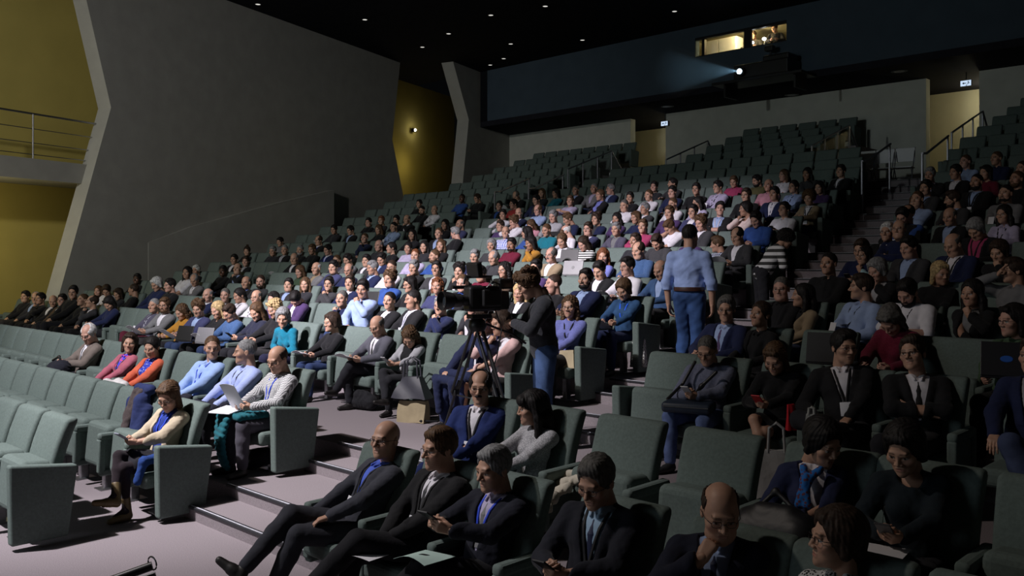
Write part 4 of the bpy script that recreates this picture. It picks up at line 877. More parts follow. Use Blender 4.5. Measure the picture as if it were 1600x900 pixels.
PEOPLE = """
1 200 420 sk K:k lap 4 0
1 280 430 rg J:D:B lap 2 5 g
1 350 440 sk K:k chi 5 0
1 405 455 xg J:k:w lap 1 15
1 505 450 sk J:y:w lap 3 0 g W
1 530 380 sk K:k lap 2 5 g
1 645 447 ub K:k lap 6 -8
1 720 460 rd J:c:w chi 8 -8
1 770 380 FLb K:D lap 3 0
1 850 372 sd T:w rea 2 35
1 868 278 sk K:k lap 3 0 s3
1 912 400 Fbd K:D lap 5 20
1 855 470 Fbk K:n rea 4 40
1 1045 368 ud K:k lap 12 0
2 232 420 cw K:n lap 5 25
2 320 430 sk K:k lap 6 5
2 475 330 FLk T:w lap 3 0
2 535 315 sw J:k:l lap 4 5
2 508 390 rg J:g:w!k pho 3 25
2 205 592 ug K:q lap 4 0 W bq
2 287 588 sb+B J:g:w rea 3 5 g P
2 440 642 FWb K:o rea 5 25
2 533 612 qb J:N:B rea 3 15 P
2 625 510 xg J:n:w!k lap 4 5
2 703 622 FLy D:k lap 5 20
2 795 645 sd K:d rea 5 30 g P
2 760 510 ue J:k:w lap 2 5
2 872 512 Ftk C:w:w lap 6 15 z
2 743 322 sk K:k lap 3 5 s3
2 830 230 sk J:k:w lap 3 5
2 857 302 xk J:k:B chi 3 0
2 930 165 Fnd K:k lap 2 10
2 920 245 sd J:k:G lap 2 5
2 940 412 xe J:k:b lap 3 5 W
2 1018 402 ud+B J:c:c lap 2 5 g
2 1005 527 xe S:w lap 4 5 g z
2 1138 542 Fbk K:u lap 4 10
2 1255 432 sk J:D:B lap 2 0
2 1312 535 sk J:u:w rea 3 55
2 1190 92 sk K:g lap 4 15
2 1205 155 ug J:k:G lap 2 5 W
2 1150 165 sg K:D lap 3 10
2 1345 158 ug+B K:k lap 3 5
2 1300 222 xg J:k:w rea 3 15 P
2 1440 152 sb K:k pho 4 10 H
2 1490 82 rd J:k:w lap 5 10 y
2 1563 155 sk J:n:w lap 5 15 y
2 1345 325 FLb K:e lap 4 15
2 1472 300 xw J:g:t lap 4 5
2 1385 425 FLb K:D lap 2 5
2 1188 612 FQy K:k rea 5 25
3 192 425 sk S:c chi 2 0 g
3 310 412 sd J:n:w lap 2 0
3 458 455 sk S:B chi 2 10 s1
3 300 540 ue K:n chi 3 0
3 612 552 uk J:k:w lap 3 0
3 800 540 uk J:k:w!n lap 7 5 W
3 1045 592 sg K:n chi 3 5 g
3 1300 592 sg J:D:w chi 3 5 g
3 210 287 sk J:N:c lap 3 10
3 320 312 xe K:n lap 3 15 g
3 255 240 ub+B S:q lap 3 5
3 325 232 sk S:g rea 4 20
3 443 240 sk J:c:w lap 3 5
3 512 295 sg J:n:B lap 6 10
3 570 225 sk J:n:B lap 3 25
3 660 290 ud+B S:w lap 3 5 g
3 668 382 qb S:b lap 4 5
3 782 425 bk K:k lap 6 10 g
3 840 292 sg K:k chi 3 10
3 1005 302 sk J:c:w lap 2 0 g W
3 1035 440 FQa K:N lap 2 0
3 1212 322 qk J:k:w chi 2 5
3 1195 412 ub J:k:b lap 2 10
3 855 197 ua S:l lap 2 5
3 985 205 ub+B S:b lap 6 0
3 815 142 Ftk K:l lap 2 5
3 882 130 FLk K:D lap 2 5
3 985 122 FLb T:k lap 2 0
3 690 140 Ftk K:k rea 7 0
3 585 120 xg K:D lap 4 5
3 450 65 ub K:n chi 3 0
3 1035 25 ub J:k:B lap 2 0
3 820 35 FLk K:D rea 2 5
3 1150 22 sg K:k lap 12 10
3 1440 122 cg K:c lap 2 5
3 1330 207 sg J:n:w lap 2 10
3 1435 218 rg J:c:c lap 4 15
3 1540 312 FWk K:y rea 4 5 g
3 1335 345 sk K:m rea 3 10
4 210 545 sk J:D:c rea 3 15 P
4 340 552 sk J:k:B lap 5 15
4 480 490 sk K:k lap 3 5
4 580 475 sa K:D lap 3 5
4 697 470 sk K:k lap 3 10 g
4 570 545 FLb K:k rea 4 15
4 667 525 uk S:B lap 4 10 z
4 780 467 xe J:k:w chi 4 10
4 875 345 sk K:k lap 3 0
4 897 395 uk+B K:k lap 3 15
4 995 392 xe S:w lap 3 5 z
4 1210 302 uk K:b lap 3 0 s3
4 1330 302 sd K:k pho 5 15 g H
4 1077 507 FLk K:k lap 3 5
4 1195 507 xe+B K:N lap 6 5
5 433 332 re J:k:w rea 4 35 P
5 303 412 sk J:k:b lap 2 0
5 410 397 sk K:r lap 6 5
5 330 480 sk S:w chr 2 5
5 453 467 xe J:n:w chi 2 10
5 638 312 FLb K:D lap 2 0
5 740 312 Fbk K:T lap 6 10
5 590 362 sk J:n:c lap 4 15
5 603 442 rb S:B lap 4 10 g
5 855 372 sb T:l hig 2 0
5 898 287 ue J:k:B lap 3 5
5 1047 272 ug J:g:l lap 3 0
5 1088 325 Ftb C:k:L lap 5 5
5 1165 282 sg J:n:B!k lap 7 0 g
5 408 535 qb T:w chk 6 20
5 318 568 sd S:u lap 4 5
5 350 617 xe S:@bluecheck cro 1 0
5 515 620 FLk K:b lap 11 5
5 583 562 FLb S:p rea 4 35
5 690 600 ub K:T rea 4 15 P
5 740 490 sg S:G lap 3 15
5 788 515 sb J:n:c rea 7 25 L
5 825 612 xw S:w rea 10 20
5 805 680 Fnb C:g:w pho 3 25 H
5 397 715 sk+B S:m lap 3 5 s2
5 548 702 Fbk K:o chi 6 15 s2
5 707 795 re+o J:t:w lap 4 5 g
5 975 592 sd J:N:w chi 3 5 g
5 1075 515 qd J:n:c lap 4 5
5 1215 595 sg J:q:g rea 3 5
5 1287 407 ue S:w lap 3 10 z
5 1322 347 sk K:k lap 2 5
5 1235 512 FLk K:u lap 3 10
5 1338 505 Fbb K:n rea 5 10
5 1430 435 sg J:c:w lap 5 0 z
5 1470 327 ub S:w lap 4 5
5 1515 262 sk K:D lap 2 0
5 1422 572 sb S:M cro 2 0
5 945 705 FLd K:@stripes rea 4 30
5 1113 805 FLa J:L:w rea 1 10
5 1388 757 rd K:d rea 4 15 G
5 1388 685 sd K:D lap 4 0
6 387 397 sk K:u lap 3 5 g
6 512 520 ud K:k lap 7 0
6 775 480 sk+B J:n:B ste 3 0
6 902 412 sk J:k:w lap 3 25
6 1082 385 sk S:w rea 5 5 g z P
6 1362 410 xe J:d:B rea 4 25
6 1390 190 sd K:c rea 3 40
6 1450 75 sb T:w chk 5 45
6 275 590 FLy J:k:w rea 3 15 N
7 250 237 sk K:c ste 7 0
7 253 300 sk K:n lap 3 10
7 440 278 sk K:k lap 2 5 g
7 608 262 sk S:l lap 5 5 g z
7 760 220 sb S:M rea 2 20 P
7 887 217 sk+B T:i lap 5 15
7 1125 172 FLb T:w lap 5 0 z
7 1308 160 FLk K:c chi 3 10 s2
7 1570 140 sk J:k:w lap 3 0 z
7 1037 247 xe S:p lap 3 0
7 1050 315 sk J:n:w!n lap 3 0
7 1168 267 sk S:B lap 4 0 g z
7 830 325 sd K:k lap 3 5 g
7 257 395 ub S:w lap 4 10
7 230 462 sb S:u lap 3 10
7 452 387 FLk J:l:w lap 6 10 g
7 415 455 sk J:N:w lap 3 5 g
7 625 432 sk C:k:B cro 0 0 W
7 825 435 Fck D:P chr 7 5 s1
7 1125 440 sk S:w pho 3 -5 g H
7 1320 352 FAb J:t:w pho 2 15 z
7 1405 270 FLk K:u pho 3 10
7 907 512 sk S:b rea 3 30
7 460 545 qb J:c:w lap 4 15
7 485 655 sk K:u lap 4 5 g
7 480 715 sb K:@darkcheck lap 10 10
7 755 645 rk J:c:w rea 4 20 P
8 1388 125 sw J:k:w!k lap 2 0 g
8 1168 255 sd K:n pho 3 15 g H
8 1275 360 uk S:k lap 3 0
8 735 555 ue J:k:k lap 2 5 g
8 405 715 se J:n:B!u rea 1 5 g
8 700 762 Ftd J:k:k rea 4 -8
8 1040 615 FLk J:t:k lap 8 0
8 1530 545 sd S:B lap 8 0 z
9 665 280 sg J:k:l chi 2 10
9 557 385 sk+o J:c:B lap 3 5 z
9 510 470 ub S:B cro 3 0 z
9 333 585 rk S:b cro 3 0 z
9 815 482 FLb C:i:k lap 2 0
9 645 592 sk K:k rea 2 30 g
9 980 462 sd+B J:c:B lap 8 10
9 1147 165 ub S:B lap 4 0
9 1100 245 sk J:k:w lap 4 5
9 1382 140 ub S:n lap 4 0
9 1308 252 Fbk K:m rea 4 5 P
9 1230 322 uk+B J:k:B lap 3 0 z
9 1548 222 ud K:k lap 4 0
9 1545 300 ub+B K:k lap 4 -5
9 1458 412 uk+B S:g lap 3 0 z
9 1443 578 FLk S:l pho 3 5 g z
9 1022 595 xe J:k:B lap 3 15
9 1225 690 cg C:k:M rea 3 40 z
9 625 692 xe K:n cro 2 0 g
9 680 832 sk J:c:B lap 4 15
9 1103 810 xe J:n:w lap 4 25 z
0 385 300 Fck C:A:k chi 3 5 g y
0 1325 272 cd K:k chi 3 20
0 455 415 Fcg J:k:G chi 4 20
0 945 440 Fby K:k lap -3 10
0 1520 420 sd S:g raise 7 0 g
0 690 585 sk+B T:w pho 3 35 z
0 1195 595 FLk J:k:g chi 3 5
0 560 800 Fbe K:m rea 3 50
0 1515 805 Fbk C:e:e rea 5 5 g
"""
DEBUG = False
# ------------------------------------------------------------------ placing the audience
NW = 'zeroth first second third fourth fifth sixth seventh eighth ninth tenth eleventh twelfth thirteenth fourteenth fifteenth sixteenth seventeenth eighteenth nineteenth twentieth'.split()
ORD = lambda n: NW[n] if n < 21 else 'twenty-' + NW[n - 20]
POSE = {'lap': ('lap', 'lap', 18), 'thi': ('thigh', 'thigh', 17), 'rea': ('read', 'read', 10), 'pho': ('phone', 'phone', 11), 'chi': ('chin', 'across', 9), 'chr': ('across', 'chin', 9), 'chk': ('across', 'cheek', 9),
        'cro': ('cross', 'cross2', 17), 'hig': ('high', 'high', 14), 'ste': ('steeple', 'steeple', 17), 'raise': ('lap', 'raise', 16), 'rai': ('lap', 'raise', 16), 'res': ('rest', 'rest', 18)}
PTXT = {'lap': 'hands in lap', 'thi': 'hands on thighs', 'rea': 'hands held forward', 'pho': 'hands together in front', 'chi': 'hand at chin', 'chr': 'hand at chin', 'chk': 'hand on cheek', 'cro': 'arms folded', 'hig': 'hands raised together', 'ste': 'fingertips touching', 'rai': 'one hand raised', 'res': 'arms on armrests'}
def cam_yaw(x, y): return math.degrees(math.atan2(-x, y))           # heading (from -Y) that faces the camera
def head_center(kw):
    r = Rig(kw['fem'], kw['lean'], kw['twist'], kw.get('side', 0), kw['armL'], kw['armR'], kw.get('heavy', 0), kw.get('stand', False))
    HM = rotz(math.radians(kw['yaw'])) @ rotx(math.radians(kw['pitch'])) @ roty(math.radians(kw.get('roll', 0)))
    return r.out(np.array([[0, .012 - kw.get('neckfwd', 0), .552]]))[0] - HM @ np.array([0, .036, -.12]) * kw.get('headscale', 1.08)
def solve_seat(px, py, row, kw, yawrel, rz=0):
    s, X, dy = .92, 0.0, .33
    for _ in range(4):
        Y = YR(row) - dy; 
        kw['yaw'] = max(-95, min(110, cam_yaw(X if X else -8, Y) - yawrel * 10 - rz)); kw['twist'] = round(max(-24, min(24, kw['yaw'] * .35 - 4)) / 12) * 12
        c = rotz(math.radians(rz)) @ head_center(kw); q = at_y(px, py, Y + c[1] * s); X = q.x - c[0] * s; s = (q.z - FL[row]) / c[2]; sc_ = s; s = max(.80, min(1.04, s))
    return X, Y, s, sc_
AUD = []                                              # dicts: name kwargs, row, X, Y, scale, labels
def parse_top(t):
    p = t.split(':'); gt = p[0]; kw = {'gt': gt}; tie = None
    if '!' in t: t, tie = t.split('!'); p = t.split(':')
    c = p[1]
    if c.startswith('@'): kw['gm'] = c[1:]; kw['gcol'] = (1, 1, 1); cn = {'bluecheck': 'blue and white checked', 'stripes': 'black and white striped', 'darkcheck': 'dark checked', 'gingham': 'black and white checked'}[c[1:]]
    else: kw['gcol'] = PAL[c]; kw['gm'] = 'knit' if gt in 'KR' else ('denim' if c == 'd' and gt == 'S' else 'cloth'); cn = PNAME[c]
    w = {'J': 'jacket', 'C': 'cardigan', 'S': 'shirt', 'K': 'sweater', 'R': 'roll neck sweater', 'T': 't-shirt', 'D': 'top'}[gt]
    txt = cn + ' ' + w
    if len(p) > 2: kw['shirt'] = PAL[p[2]]; txt += ' over ' + PNAME[p[2]] if p[2] != c else ''
    if tie: kw['tie'] = PAL[tie]
    return kw, txt
rnd = random.Random(7)
for ln in PEOPLE.strip().splitlines():
    t = ln.split(); ox, oy = TILE[t[0]]; px, py = ox + int(t[1]) / 5, oy + int(t[2]) / 5; hs = t[3]; fem = hs[0] == 'F'
    hs = hs[1:] if fem else hs; beard = None
    if '+' in hs: hs, beard = hs.split('+')
    kw, txt = parse_top(t[4]); po = t[5][:3]; aL, aR, lean = POSE[po]; ex = t[8:]
    kw.update(fem=fem, hair=hs[0], hcol=hs[1], beard=beard, armL=aL, armR=aR, lean=lean, pitch=float(t[7]), head=rnd.choice('fg') if fem else rnd.choice('mmMo'), glasses='g' in ex, twist=0, yaw=0)
    if 'y' in ex: kw['strap'] = (.02, .06, .55)
    if 'z' in ex: kw['strap'] = (.012, .012, .014)
    if 'W' in ex: kw['strap'] = (.5, .5, .6)
    kw['skin'] = next((e[1] for e in ex if len(e) == 2 and e[0] == 's'), rnd.choice('0014'))
    if 'G' in ex: kw['heavy'] = .04
    kw['lcol'] = rnd.choice([(.02, .02, .025), (.02, .025, .05), (.03, .05, .12), (.035, .033, .035), (.012, .012, .014)])
    if 'bq' in ex: kw['legs'] = 'cross'; kw['lcol'] = (.085, .012, .025); txt += ' and burgundy trousers'
    best = None
    for row in range(4, 17):
        X, Y, s, raw = solve_seat(px, py, row, kw, float(t[6])); e = abs(raw - .93)
        if best is None or e < best[0]: best = (e, row, X, Y, s)
    e, row, X, Y, s = best; solve_seat(px, py, row, kw, float(t[6]))
    AUD.append(dict(kw=kw, row=row, X=X, Y=Y, s=s, txt=txt, po=po, ex=ex, px=px, py=py, err=e))
def hero(px, py, row, label, yawrel, pitch, top, hair, po='lap', **k):
    fem = hair[0] == 'F'; hs = hair[1:] if fem else hair; kw, txt = parse_top(top); aL, aR, lean = POSE[po]
    kw.update(fem=fem, hair=(hs[0] if hs[0] != '-' else None), hcol=hs[1], armL=aL, armR=aR, lean=lean, pitch=pitch, head='f' if fem else 'm', twist=0, yaw=0); ex = k.pop('ex', []); dx = k.pop('dx', 0); tw = k.pop('tw', None); rz = k.pop('rz', 0)
    kw.update(k); X, Y, s, raw = solve_seat(px, py, row, kw, yawrel, rz)
    if tw is not None: kw['twist'] = tw
    d = dict(kw=kw, row=row, X=X, Y=Y, s=s, txt=txt, po=po, ex=ex, px=px, py=py, err=abs(raw - .93), label=label, hero=True, rz=rz); AUD.append(d); return d
BLK, BLU, WHT = (.012, .012, .014), (.02, .06, .55), (.55, .55, .62)

# front rows, near block
h_bald = hero(603, 689, 2, 'shaven person in charcoal suit and blue shirt, legs crossed, nearest the front stairs', 4, -4, 'J:D:b', '-e', 'lap', glasses=True, strap=BLK, legs='lounge', rz=-24, lean=24, gcol=(.048, .05, .064), lcol=(.035, .036, .046), shirt=(.09, .15, .62), armL='thigh', armR='thigh', head='m', tw=12)
h_smile = hero(700, 706, 2, 'smiling person in black suit with white badge, hands clasped over papers, second in front row', 6, 3, 'J:k:w!c', 'pb', 'lap', glasses=True, strap=BLK, lcol=(.012, .012, .015), legs='lounge2', rz=-14, head='o', tw=12)
h_phone = hero(768, 734, 2, 'person with blue lanyard and dark suit holding a phone in both hands, front row', 5, 8, 'J:k:l!g', 'sg', 'hig', strap=BLU, badge=False, gcol=(.014, .015, .024), lcol=(.012, .012, .015), legs='lounge2', rz=-10, head='m', tw=12)
h_tie = hero(938, 754, 2, 'person in dark suit, light blue shirt and navy tie, looking down at phone, front row', 3, 20, 'J:k:A!n', 'se', 'pho', glasses=True, strap=BLK, badge=False, gcol=(.014, .015, .022), head='o', shirt=(.32, .46, .62), tw=12)
h_chin = hero(1152, 806, 2, 'person in dark suit and tie with fist under chin, fifth in front row', -1, 18, 'J:n:B!n', 'xd', 'chr', glasses=True, head='M', gcol=(.014, .016, .03), tw=24, heavy=.03)
h_prof = hero(1306, 846, 2, 'person in patterned blouse seen in profile at the bottom edge, front row', 7, -2, 'S:@darkcheck', 'Fcd', 'lap', glasses=True, gm='print', head='g', tw=0)
h_blue = hero(748, 606, 3, 'person in royal blue suit with black lanyard, second row beside the walkway', 1, 2, 'J:b:w', 'rk', 'lap', glasses=True, beard='o', strap=BLK, gcol=(.014, .026, .11), lcol=(.012, .022, .09), head='o', tw=24)
h_lace = hero(836, 640, 3, 'person in white lace top turning away, long hair, second row', 8, 8, 'K:w', 'FFk', 'pho', gm='lace', gcol=(1, 1, 1), head='f', armL='across', armR='reach', tw=0, lcol=(.03, .1, .1))
h_scarf = hero(1291, 694, 3, 'person in navy blazer with bright printed scarf and black handbag on lap', -4, 22, 'J:n:w', 'Fck', 'pho', head='f', gcol=(.022, .028, .075), tw=24)
h_black = hero(1421, 702, 3, 'person in black sheer-shouldered top with spectacles hung at the neckline, reading phone', 2, 24, 'D:k', 'Fck', 'pho', head='g', gcol=(.012, .018, .024), tw=24)
# row above the walkway, near block
h_grey = hero(1113, 549, 4, 'person in grey-blue sweater and jeans with laptop bag on lap, reading phone', 2, 22, 'R:N', 'ue', 'pho', glasses=True, gcol=(.17, .185, .27), lcol=(.14, .20, .42), lm='denim', legs='wide', head='m', shoecol=(.02, .02, .02), tw=24)
h_dress = hero(1220, 561, 4, 'person in black dress with crossed bare legs holding a red phone', 2, 30, 'K:k', 'Fbb', 'pho', low='skirt', legs='cross', skin='0', head='f', lcol=(.012, .012, .014), tw=24)
h_lean = hero(1341, 544, 4, 'person in black suit and open white shirt with badge, turning to the neighbour', -3, 2, 'J:k:w', 'sk', 'thi', glasses=True, strap=BLK, legs='ankle', head='m', tw=24, side=-6)
h_fold = hero(1425, 553, 4, 'person in black jacket and white shirt, arms folded, leaning toward the neighbour', 2, -6, 'J:k:w!k', 'sd', 'cro', glasses=True, head='m', tw=24, roll=-10)
h_edge = hero(1626, 556, 4, 'person in navy jacket and blue trousers cut by the right picture edge, hand on knee', 3, 0, 'J:n:G', 'sd', 'thi', armR='knee', legs='cross', lcol=(.05, .065, .13), lm='denim', head='m', tw=0)
# middle block, front rows
h_beige = hero(273, 622, 2, 'person in beige coat, black tights and brown boots looking at phone', 3, 26, 'C:t:b', 'Fbb', 'pho', glasses=True, strap=BLU, badge=False, gcol=(.50, .42, .31), shirt=(.02, .04, .22), low='skirt', legs='cross', legcol=(.022, .016, .02), boots=True, shoecol=(.11, .075, .03), lcol=(.015, .015, .02), head='f', tw=12, lm='cloth')
h_old = hero(138, 522, 3, 'white-haired person in brown tweed jacket with dark backpack on lap', 4, 24, 'J:y:w!c', 'rw', 'pho', glasses=True, gcol=(.17, .14, .125), head='o', skin='4', tw=0)
h_pink = hero(203, 537, 3, 'person in pink jacket over red and blue print with badge', 1, 2, 'J:p:w', 'Fbd', 'thi', gcol=(.42, .12, .17), shirt='redblue', strap=(.05, .05, .06), lcol=(.07, .03, .04), head='f', tw=12, roll=5)
h_orange = hero(238, 544, 3, 'laughing person in orange cardigan over blue dotted top', 3, 14, 'C:O:b', 'Ftk', 'thi', shirt='dots', head='g', lcol=(.55, .52, .5), tw=12, gcol=(.62, .13, .07))
h_shirt = hero(328, 544, 3, 'person in light blue shirt with blue lanyard facing the camera, coat on lap', 0, 2, 'S:B', 'ub', 'lap', strap=BLU, badge=False, head='o', tw=12, gcol=(.33, .47, .80))
h_turn = hero(386, 551, 3, 'grey-haired person in light blue shirt turned to the neighbour', 9, 2, 'S:B', 'ug', 'thi', strap=BLK, badge=False, head='m', tw=0, gcol=(.40, .48, .84))
h_check = hero(511, 573, 3, 'person in black and white checked shirt reading papers at the stairs end', 4, 18, 'S:@gingham', 'xd', 'rea', glasses=True, strap=BLU, head='m', tw=0, lcol=(.07, .065, .085), legs='std')
# row above the walkway, middle block
h_curl = hero(641, 527, 4, 'person with long wavy hair in pale grey cardigan looking down, black handbag beside', 2, 42, 'C:G:k', 'FWb', 'pho', legs='cross', head='f', tw=12)
h_gsuit = hero(590, 510, 4, 'person in mid grey suit with papers, legs crossed, above the walkway', 4, 24, 'J:g:w!c', 'xe', 'rea', glasses=True, gcol=(.10, .10, .125), legs='crossL', lcol=(.02, .02, .026), head='m', tw=0)
h_glas = hero(519, 505, 4, 'person in black sweater and dark jeans, reading, glasses on, above the walkway', 6, 4, 'K:k', 'Fcd', 'rea', glasses=True, lcol=(.03, .05, .13), head='g', tw=0)
h_teal = hero(433, 496, 4, 'grey-haired person in teal sweater leaning forward above the walkway', 1, 16, 'R:T', 'Fcg', 'lap', gcol=(.012, .16, .25), lean=-22, head='g', tw=12, lcol=(.02, .02, .05))
h_nav = hero(402, 487, 4, 'person with long straight hair in dark navy top holding a phone', 4, 26, 'K:n', 'FLb', 'pho', head='f', gcol=(.02, .022, .04), tw=0)
h_sit = hero(757, 500, 4, 'person in navy coat and dark blue trousers seated behind the camera tripod', 4, 12, 'J:n:w', 'sd', 'chi', armR='knee', lcol=(.025, .035, .10), gcol=(.02, .026, .07), head='m', tw=0)
h_ppk = hero(817, 508, 4, 'person in pale pink cardigan with scarf, hand to mouth, beside the standing camera operator', 6, 8, 'C:P:w', 'Fbd', 'chr', gcol=(.66, .44, .43), low='skirt', legs='std', lcol=(.02, .02, .02), head='f', tw=0)
h_beh = hero(783, 478, 5, 'person in dusky blue jacket behind the camera tripod', 5, 5, 'J:N:g', 'sg', 'chi', gcol=(.085, .095, .18), head='m', tw=0)
h_viol = hero(917, 481, 5, 'person in violet blue top with black sleeves, glasses, at the stairs end', 2, 2, 'K:L', 'FWb', 'lap', glasses=True, gcol=(.17, .19, .48), strap=BLK, badge=False, head='f', tw=24, lcol=(.02, .018, .02))
h_deni = hero(977, 453, 6, 'short-haired person in denim shirt with bright blue lanyard reading a notebook', 3, 26, 'S:d', 'Fcb', 'rea', strap=(.02, .12, .85), badge=False, gcol=(.03, .075, .17), head='g', tw=12, lcol=(.02, .03, .09))

# ---- seats: every row and block gets a lattice that follows the people in it
def lattice(x0, x1, occ):
    """seat centres from x0 to x1 (ascending), people at occ keep their own place"""
    P = .60; xs = []; occ = sorted(occ); pts = [x0 - P] + occ + [x1 + P]
    for a, b in zip(pts[:-1], pts[1:]):
        n = max(0, int(round((b - a) / P)) - 1)
        for k in range(n): xs.append((a + (b - a) * (k + 1) / (n + 1), False))
        if b != pts[-1]: xs.append((b, True))
    return xs
BLOCKS = ('middle', 'near', 'far')
def block_range(r, b):
    if b == 'middle': return (XC0(r), XC1(r) - .1) if r < 18 else (-14.6, -10.8)
    if b == 'near': return (XR0(r) + .1, 1.0 if r < 18 else 1.0)
    return (max(xwall(YR(r)) + .75, -23.7 if r > 16 else -26.0) if r > 5 else -22.9, XL1(r) - .1)
for d in AUD:
    if d['row'] > 4: d['X'] = max(d['X'], xwall(YR(d['row'])) + .95)
for d in AUD: d['block'] = 'middle' if XC0(d['row']) - .5 < d['X'] < (XC1(d['row']) + XR0(d['row'])) / 2 else ('near' if d['X'] > XC1(d['row']) else 'far')
for r in range(1, 22):                                # spread people that crowd each other in a row
    for b in BLOCKS:
        L = sorted([d for d in AUD if d['row'] == r and d['block'] == b], key=lambda d: d['X'])
        for _ in range(30):
            for p, q in zip(L[:-1], L[1:]):
                g = .53 - (q['X'] - p['X'])
                if g > 0: p['X'] -= g / 2; q['X'] += g / 2
        if L and b == 'middle':
            for d in L: d['X'] = min(d['X'], XC1(r) - .30)
        if L and b == 'near':
            for d in L: d['X'] = max(d['X'], XR0(r) + .30)
SEATS = []
for r in range(1, 22):
    for b in BLOCKS:
        if r == 1 and b == 'near': continue
        x0, x1 = block_range(r, b); occ = [d['X'] for d in AUD if d['row'] == r and d['block'] == b]
        if b == 'far' and r < 4: continue
        xs = lattice(x0 + .3, x1 - .3, [o for o in occ]); n = len(xs)
        for i, (x, full) in enumerate(xs):
            k = n - i if b != 'near' else i + 1
            SEATS.append(dict(r=r, b=b, x=x, full=full, k=k, end=(i == 0 or i == n - 1), left=(i == 0), right=(i == n - 1)))
def rowtxt(r): return ORD(r - 3) + ' upper row' if r > 3 else ORD(r) + ' lower row'
BT = {'middle': 'middle block', 'near': 'near block', 'far': 'far block'}
if DEBUG:
    import collections
    print('people', len(AUD)); print(collections.Counter((d['row'], d['block']) for d in AUD))
    for d in sorted(AUD, key=lambda d: -d['err'])[:40]: print(round(d['err'], 2), d['row'], d['block'], round(d['X'], 2), round(d['s'], 2), int(d['px']), int(d['py']), d['txt'])
    print('seats', len(SEATS), sum(s['full'] for s in SEATS))
# seats that nothing of shows from anywhere near the camera are left out; beyond the 300 largest in view the seats form one object
def _dec(t):
    S = set()
    for q in t.split():
        a, b = q.split(':'); S |= {(int(a[:-1]), {'m': 'middle', 'n': 'near', 'f': 'far'}[a[-1]], int(k)) for k in b.split(',')}
    return S
HIDDEN = _dec("1m:5,6,7,8,9,10,11,12,13,14,15,16 2m:11,12,13,14,15,16 2n:8,9,10 3n:8,9,10 4f:4 4n:7,8,9,10 5f:7 5m:20 5n:7,8,9,10,11 6f:2 6n:6,7,8,9,10,11 7n:5,6,7,8,9,10 8m:2 8n:1,6,7,8,9,10,11 9n:4,6,7,8,9,10,11 10n:2,5,6,7,8,9,10,11 11m:4 11n:5,6,7,8,9,10,11,12 12n:4,5,6,7,8,9,10,11 13n:5,6,7,8,9,10,11,12 14m:12 14n:5,6,7,8,9,10,11,12,13 15n:4,5,6,7,8,9,10,11,12 16n:4,5,6,7,8,9,10,11,12,13 17n:4,5,6,7,8,9,10,11,12,13 18n:3,4,5,6,7,8,9,10,11,12,13 19n:3,4,5,6,7,8,9,10,11,12,13 20n:2,3,4,5,6,7,8,9,10,11,12,13 21n:2,3,4,5,6,7,8,9,10,11,12,13")
MASS = _dec("1m:4 2m:10 4f:2,3,5,6,7,8 4m:2,9,10,12,13,14,16 5f:2,3,4,5,6 5m:2,4,8,9,12,13,14,15,16,17,19 5n:1,6 6f:3,4 6m:3,4,5,6,7,9,10,11,12,14,16,17 6n:1 7f:1,2,4,5 7m:3,5,6,7,8,10,11,12,13,14,15,16 7n:2 8f:1,5,6,7 8m:3,6,8,9,12,14,15,16,17 8n:2,3,4,5 9f:1,2,3,4,5,7 9m:3,4,5,7,8,11,14,15,16,17 9n:1,2 10f:1,4,5,7,8 10m:3,4,5,6,8,9,10,11,15,16 11f:1,2,3,4,5,6 11m:2,3,5,7,8,9,10,11,12,13,15,16 11n:1,2,4 12f:2,3,4,6,7 12m:2,3,5,6,8,11,12,13,14 12n:2,3 13f:3,4,5,6,7 13m:2,3,5,6,7,8,9,11,14,15,16 13n:1,2,3,4 14f:2,4,5 14m:2,3,4,5,8,9,11,13,14,15,16 14n:2,3,4 15f:4,7 15m:13 17n:3 19n:2 20f:6,7,8 21f:6,7,8 21n:1")
# ------------------------------------------------------------------ seats
def seat_back(w=.545, hgt=.64, cuts=6, bev=.035):
    bm = bmesh.new(); bmesh.ops.create_cube(bm, size=1.0); bmesh.ops.scale(bm, vec=(w, .105, hgt), verts=bm.verts)
    bmesh.ops.bevel(bm, geom=bm.edges[:], offset=bev, segments=3, affect='EDGES', profile=.5)
    for k in range(1, cuts): bmesh.ops.bisect_plane(bm, geom=bm.verts[:] + bm.edges[:] + bm.faces[:], plane_co=(0, 0, -hgt / 2 + hgt * k / cuts), plane_no=(0, 0, 1))
    bmesh.ops.bisect_plane(bm, geom=bm.verts[:] + bm.edges[:] + bm.faces[:], plane_co=(0, 0, 0), plane_no=(1, 0, 0))
    for v in bm.verts:
        t = v.co.z / hgt + .5; v.co.y += -.055 - (1 - t) * .16 - .035 * math.sin(math.pi * t)
        if v.co.y < -.055 - (1 - t) * .16: v.co.y += .016 * max(0, 1 - abs(v.co.x) / (w * .42))
        v.co.x *= 1 - .05 * (1 - t); v.co.z += .95 - hgt / 2
    bm.verts.index_update(); m = MB().add([v.co for v in bm.verts], [[v.index for v in f.verts] for f in bm.faces]); bm.free(); return m
def smooth_mesh(name, m, material, ang=50):
    me = to_mesh(name, np.array(m.V), m.F, material, True); me.set_sharp_from_angle(angle=math.radians(ang))
    if name != 'backrest':
        for p in me.polygons:
            if p.area > .006: p.use_smooth = False
    return me
def armrest_mb():
    m = MB(); m.box((0, -.33, .565), (.075, .44, .07), .022); m.box((0, -.525, .385), (.07, .06, .32), .015); m.box((0, -.14, .40), (.07, .06, .32), .015); m.box((0, -.33, .23), (.07, .42, .06), .015); m.box((0, -.33, .39), (.022, .36, .30)); return m
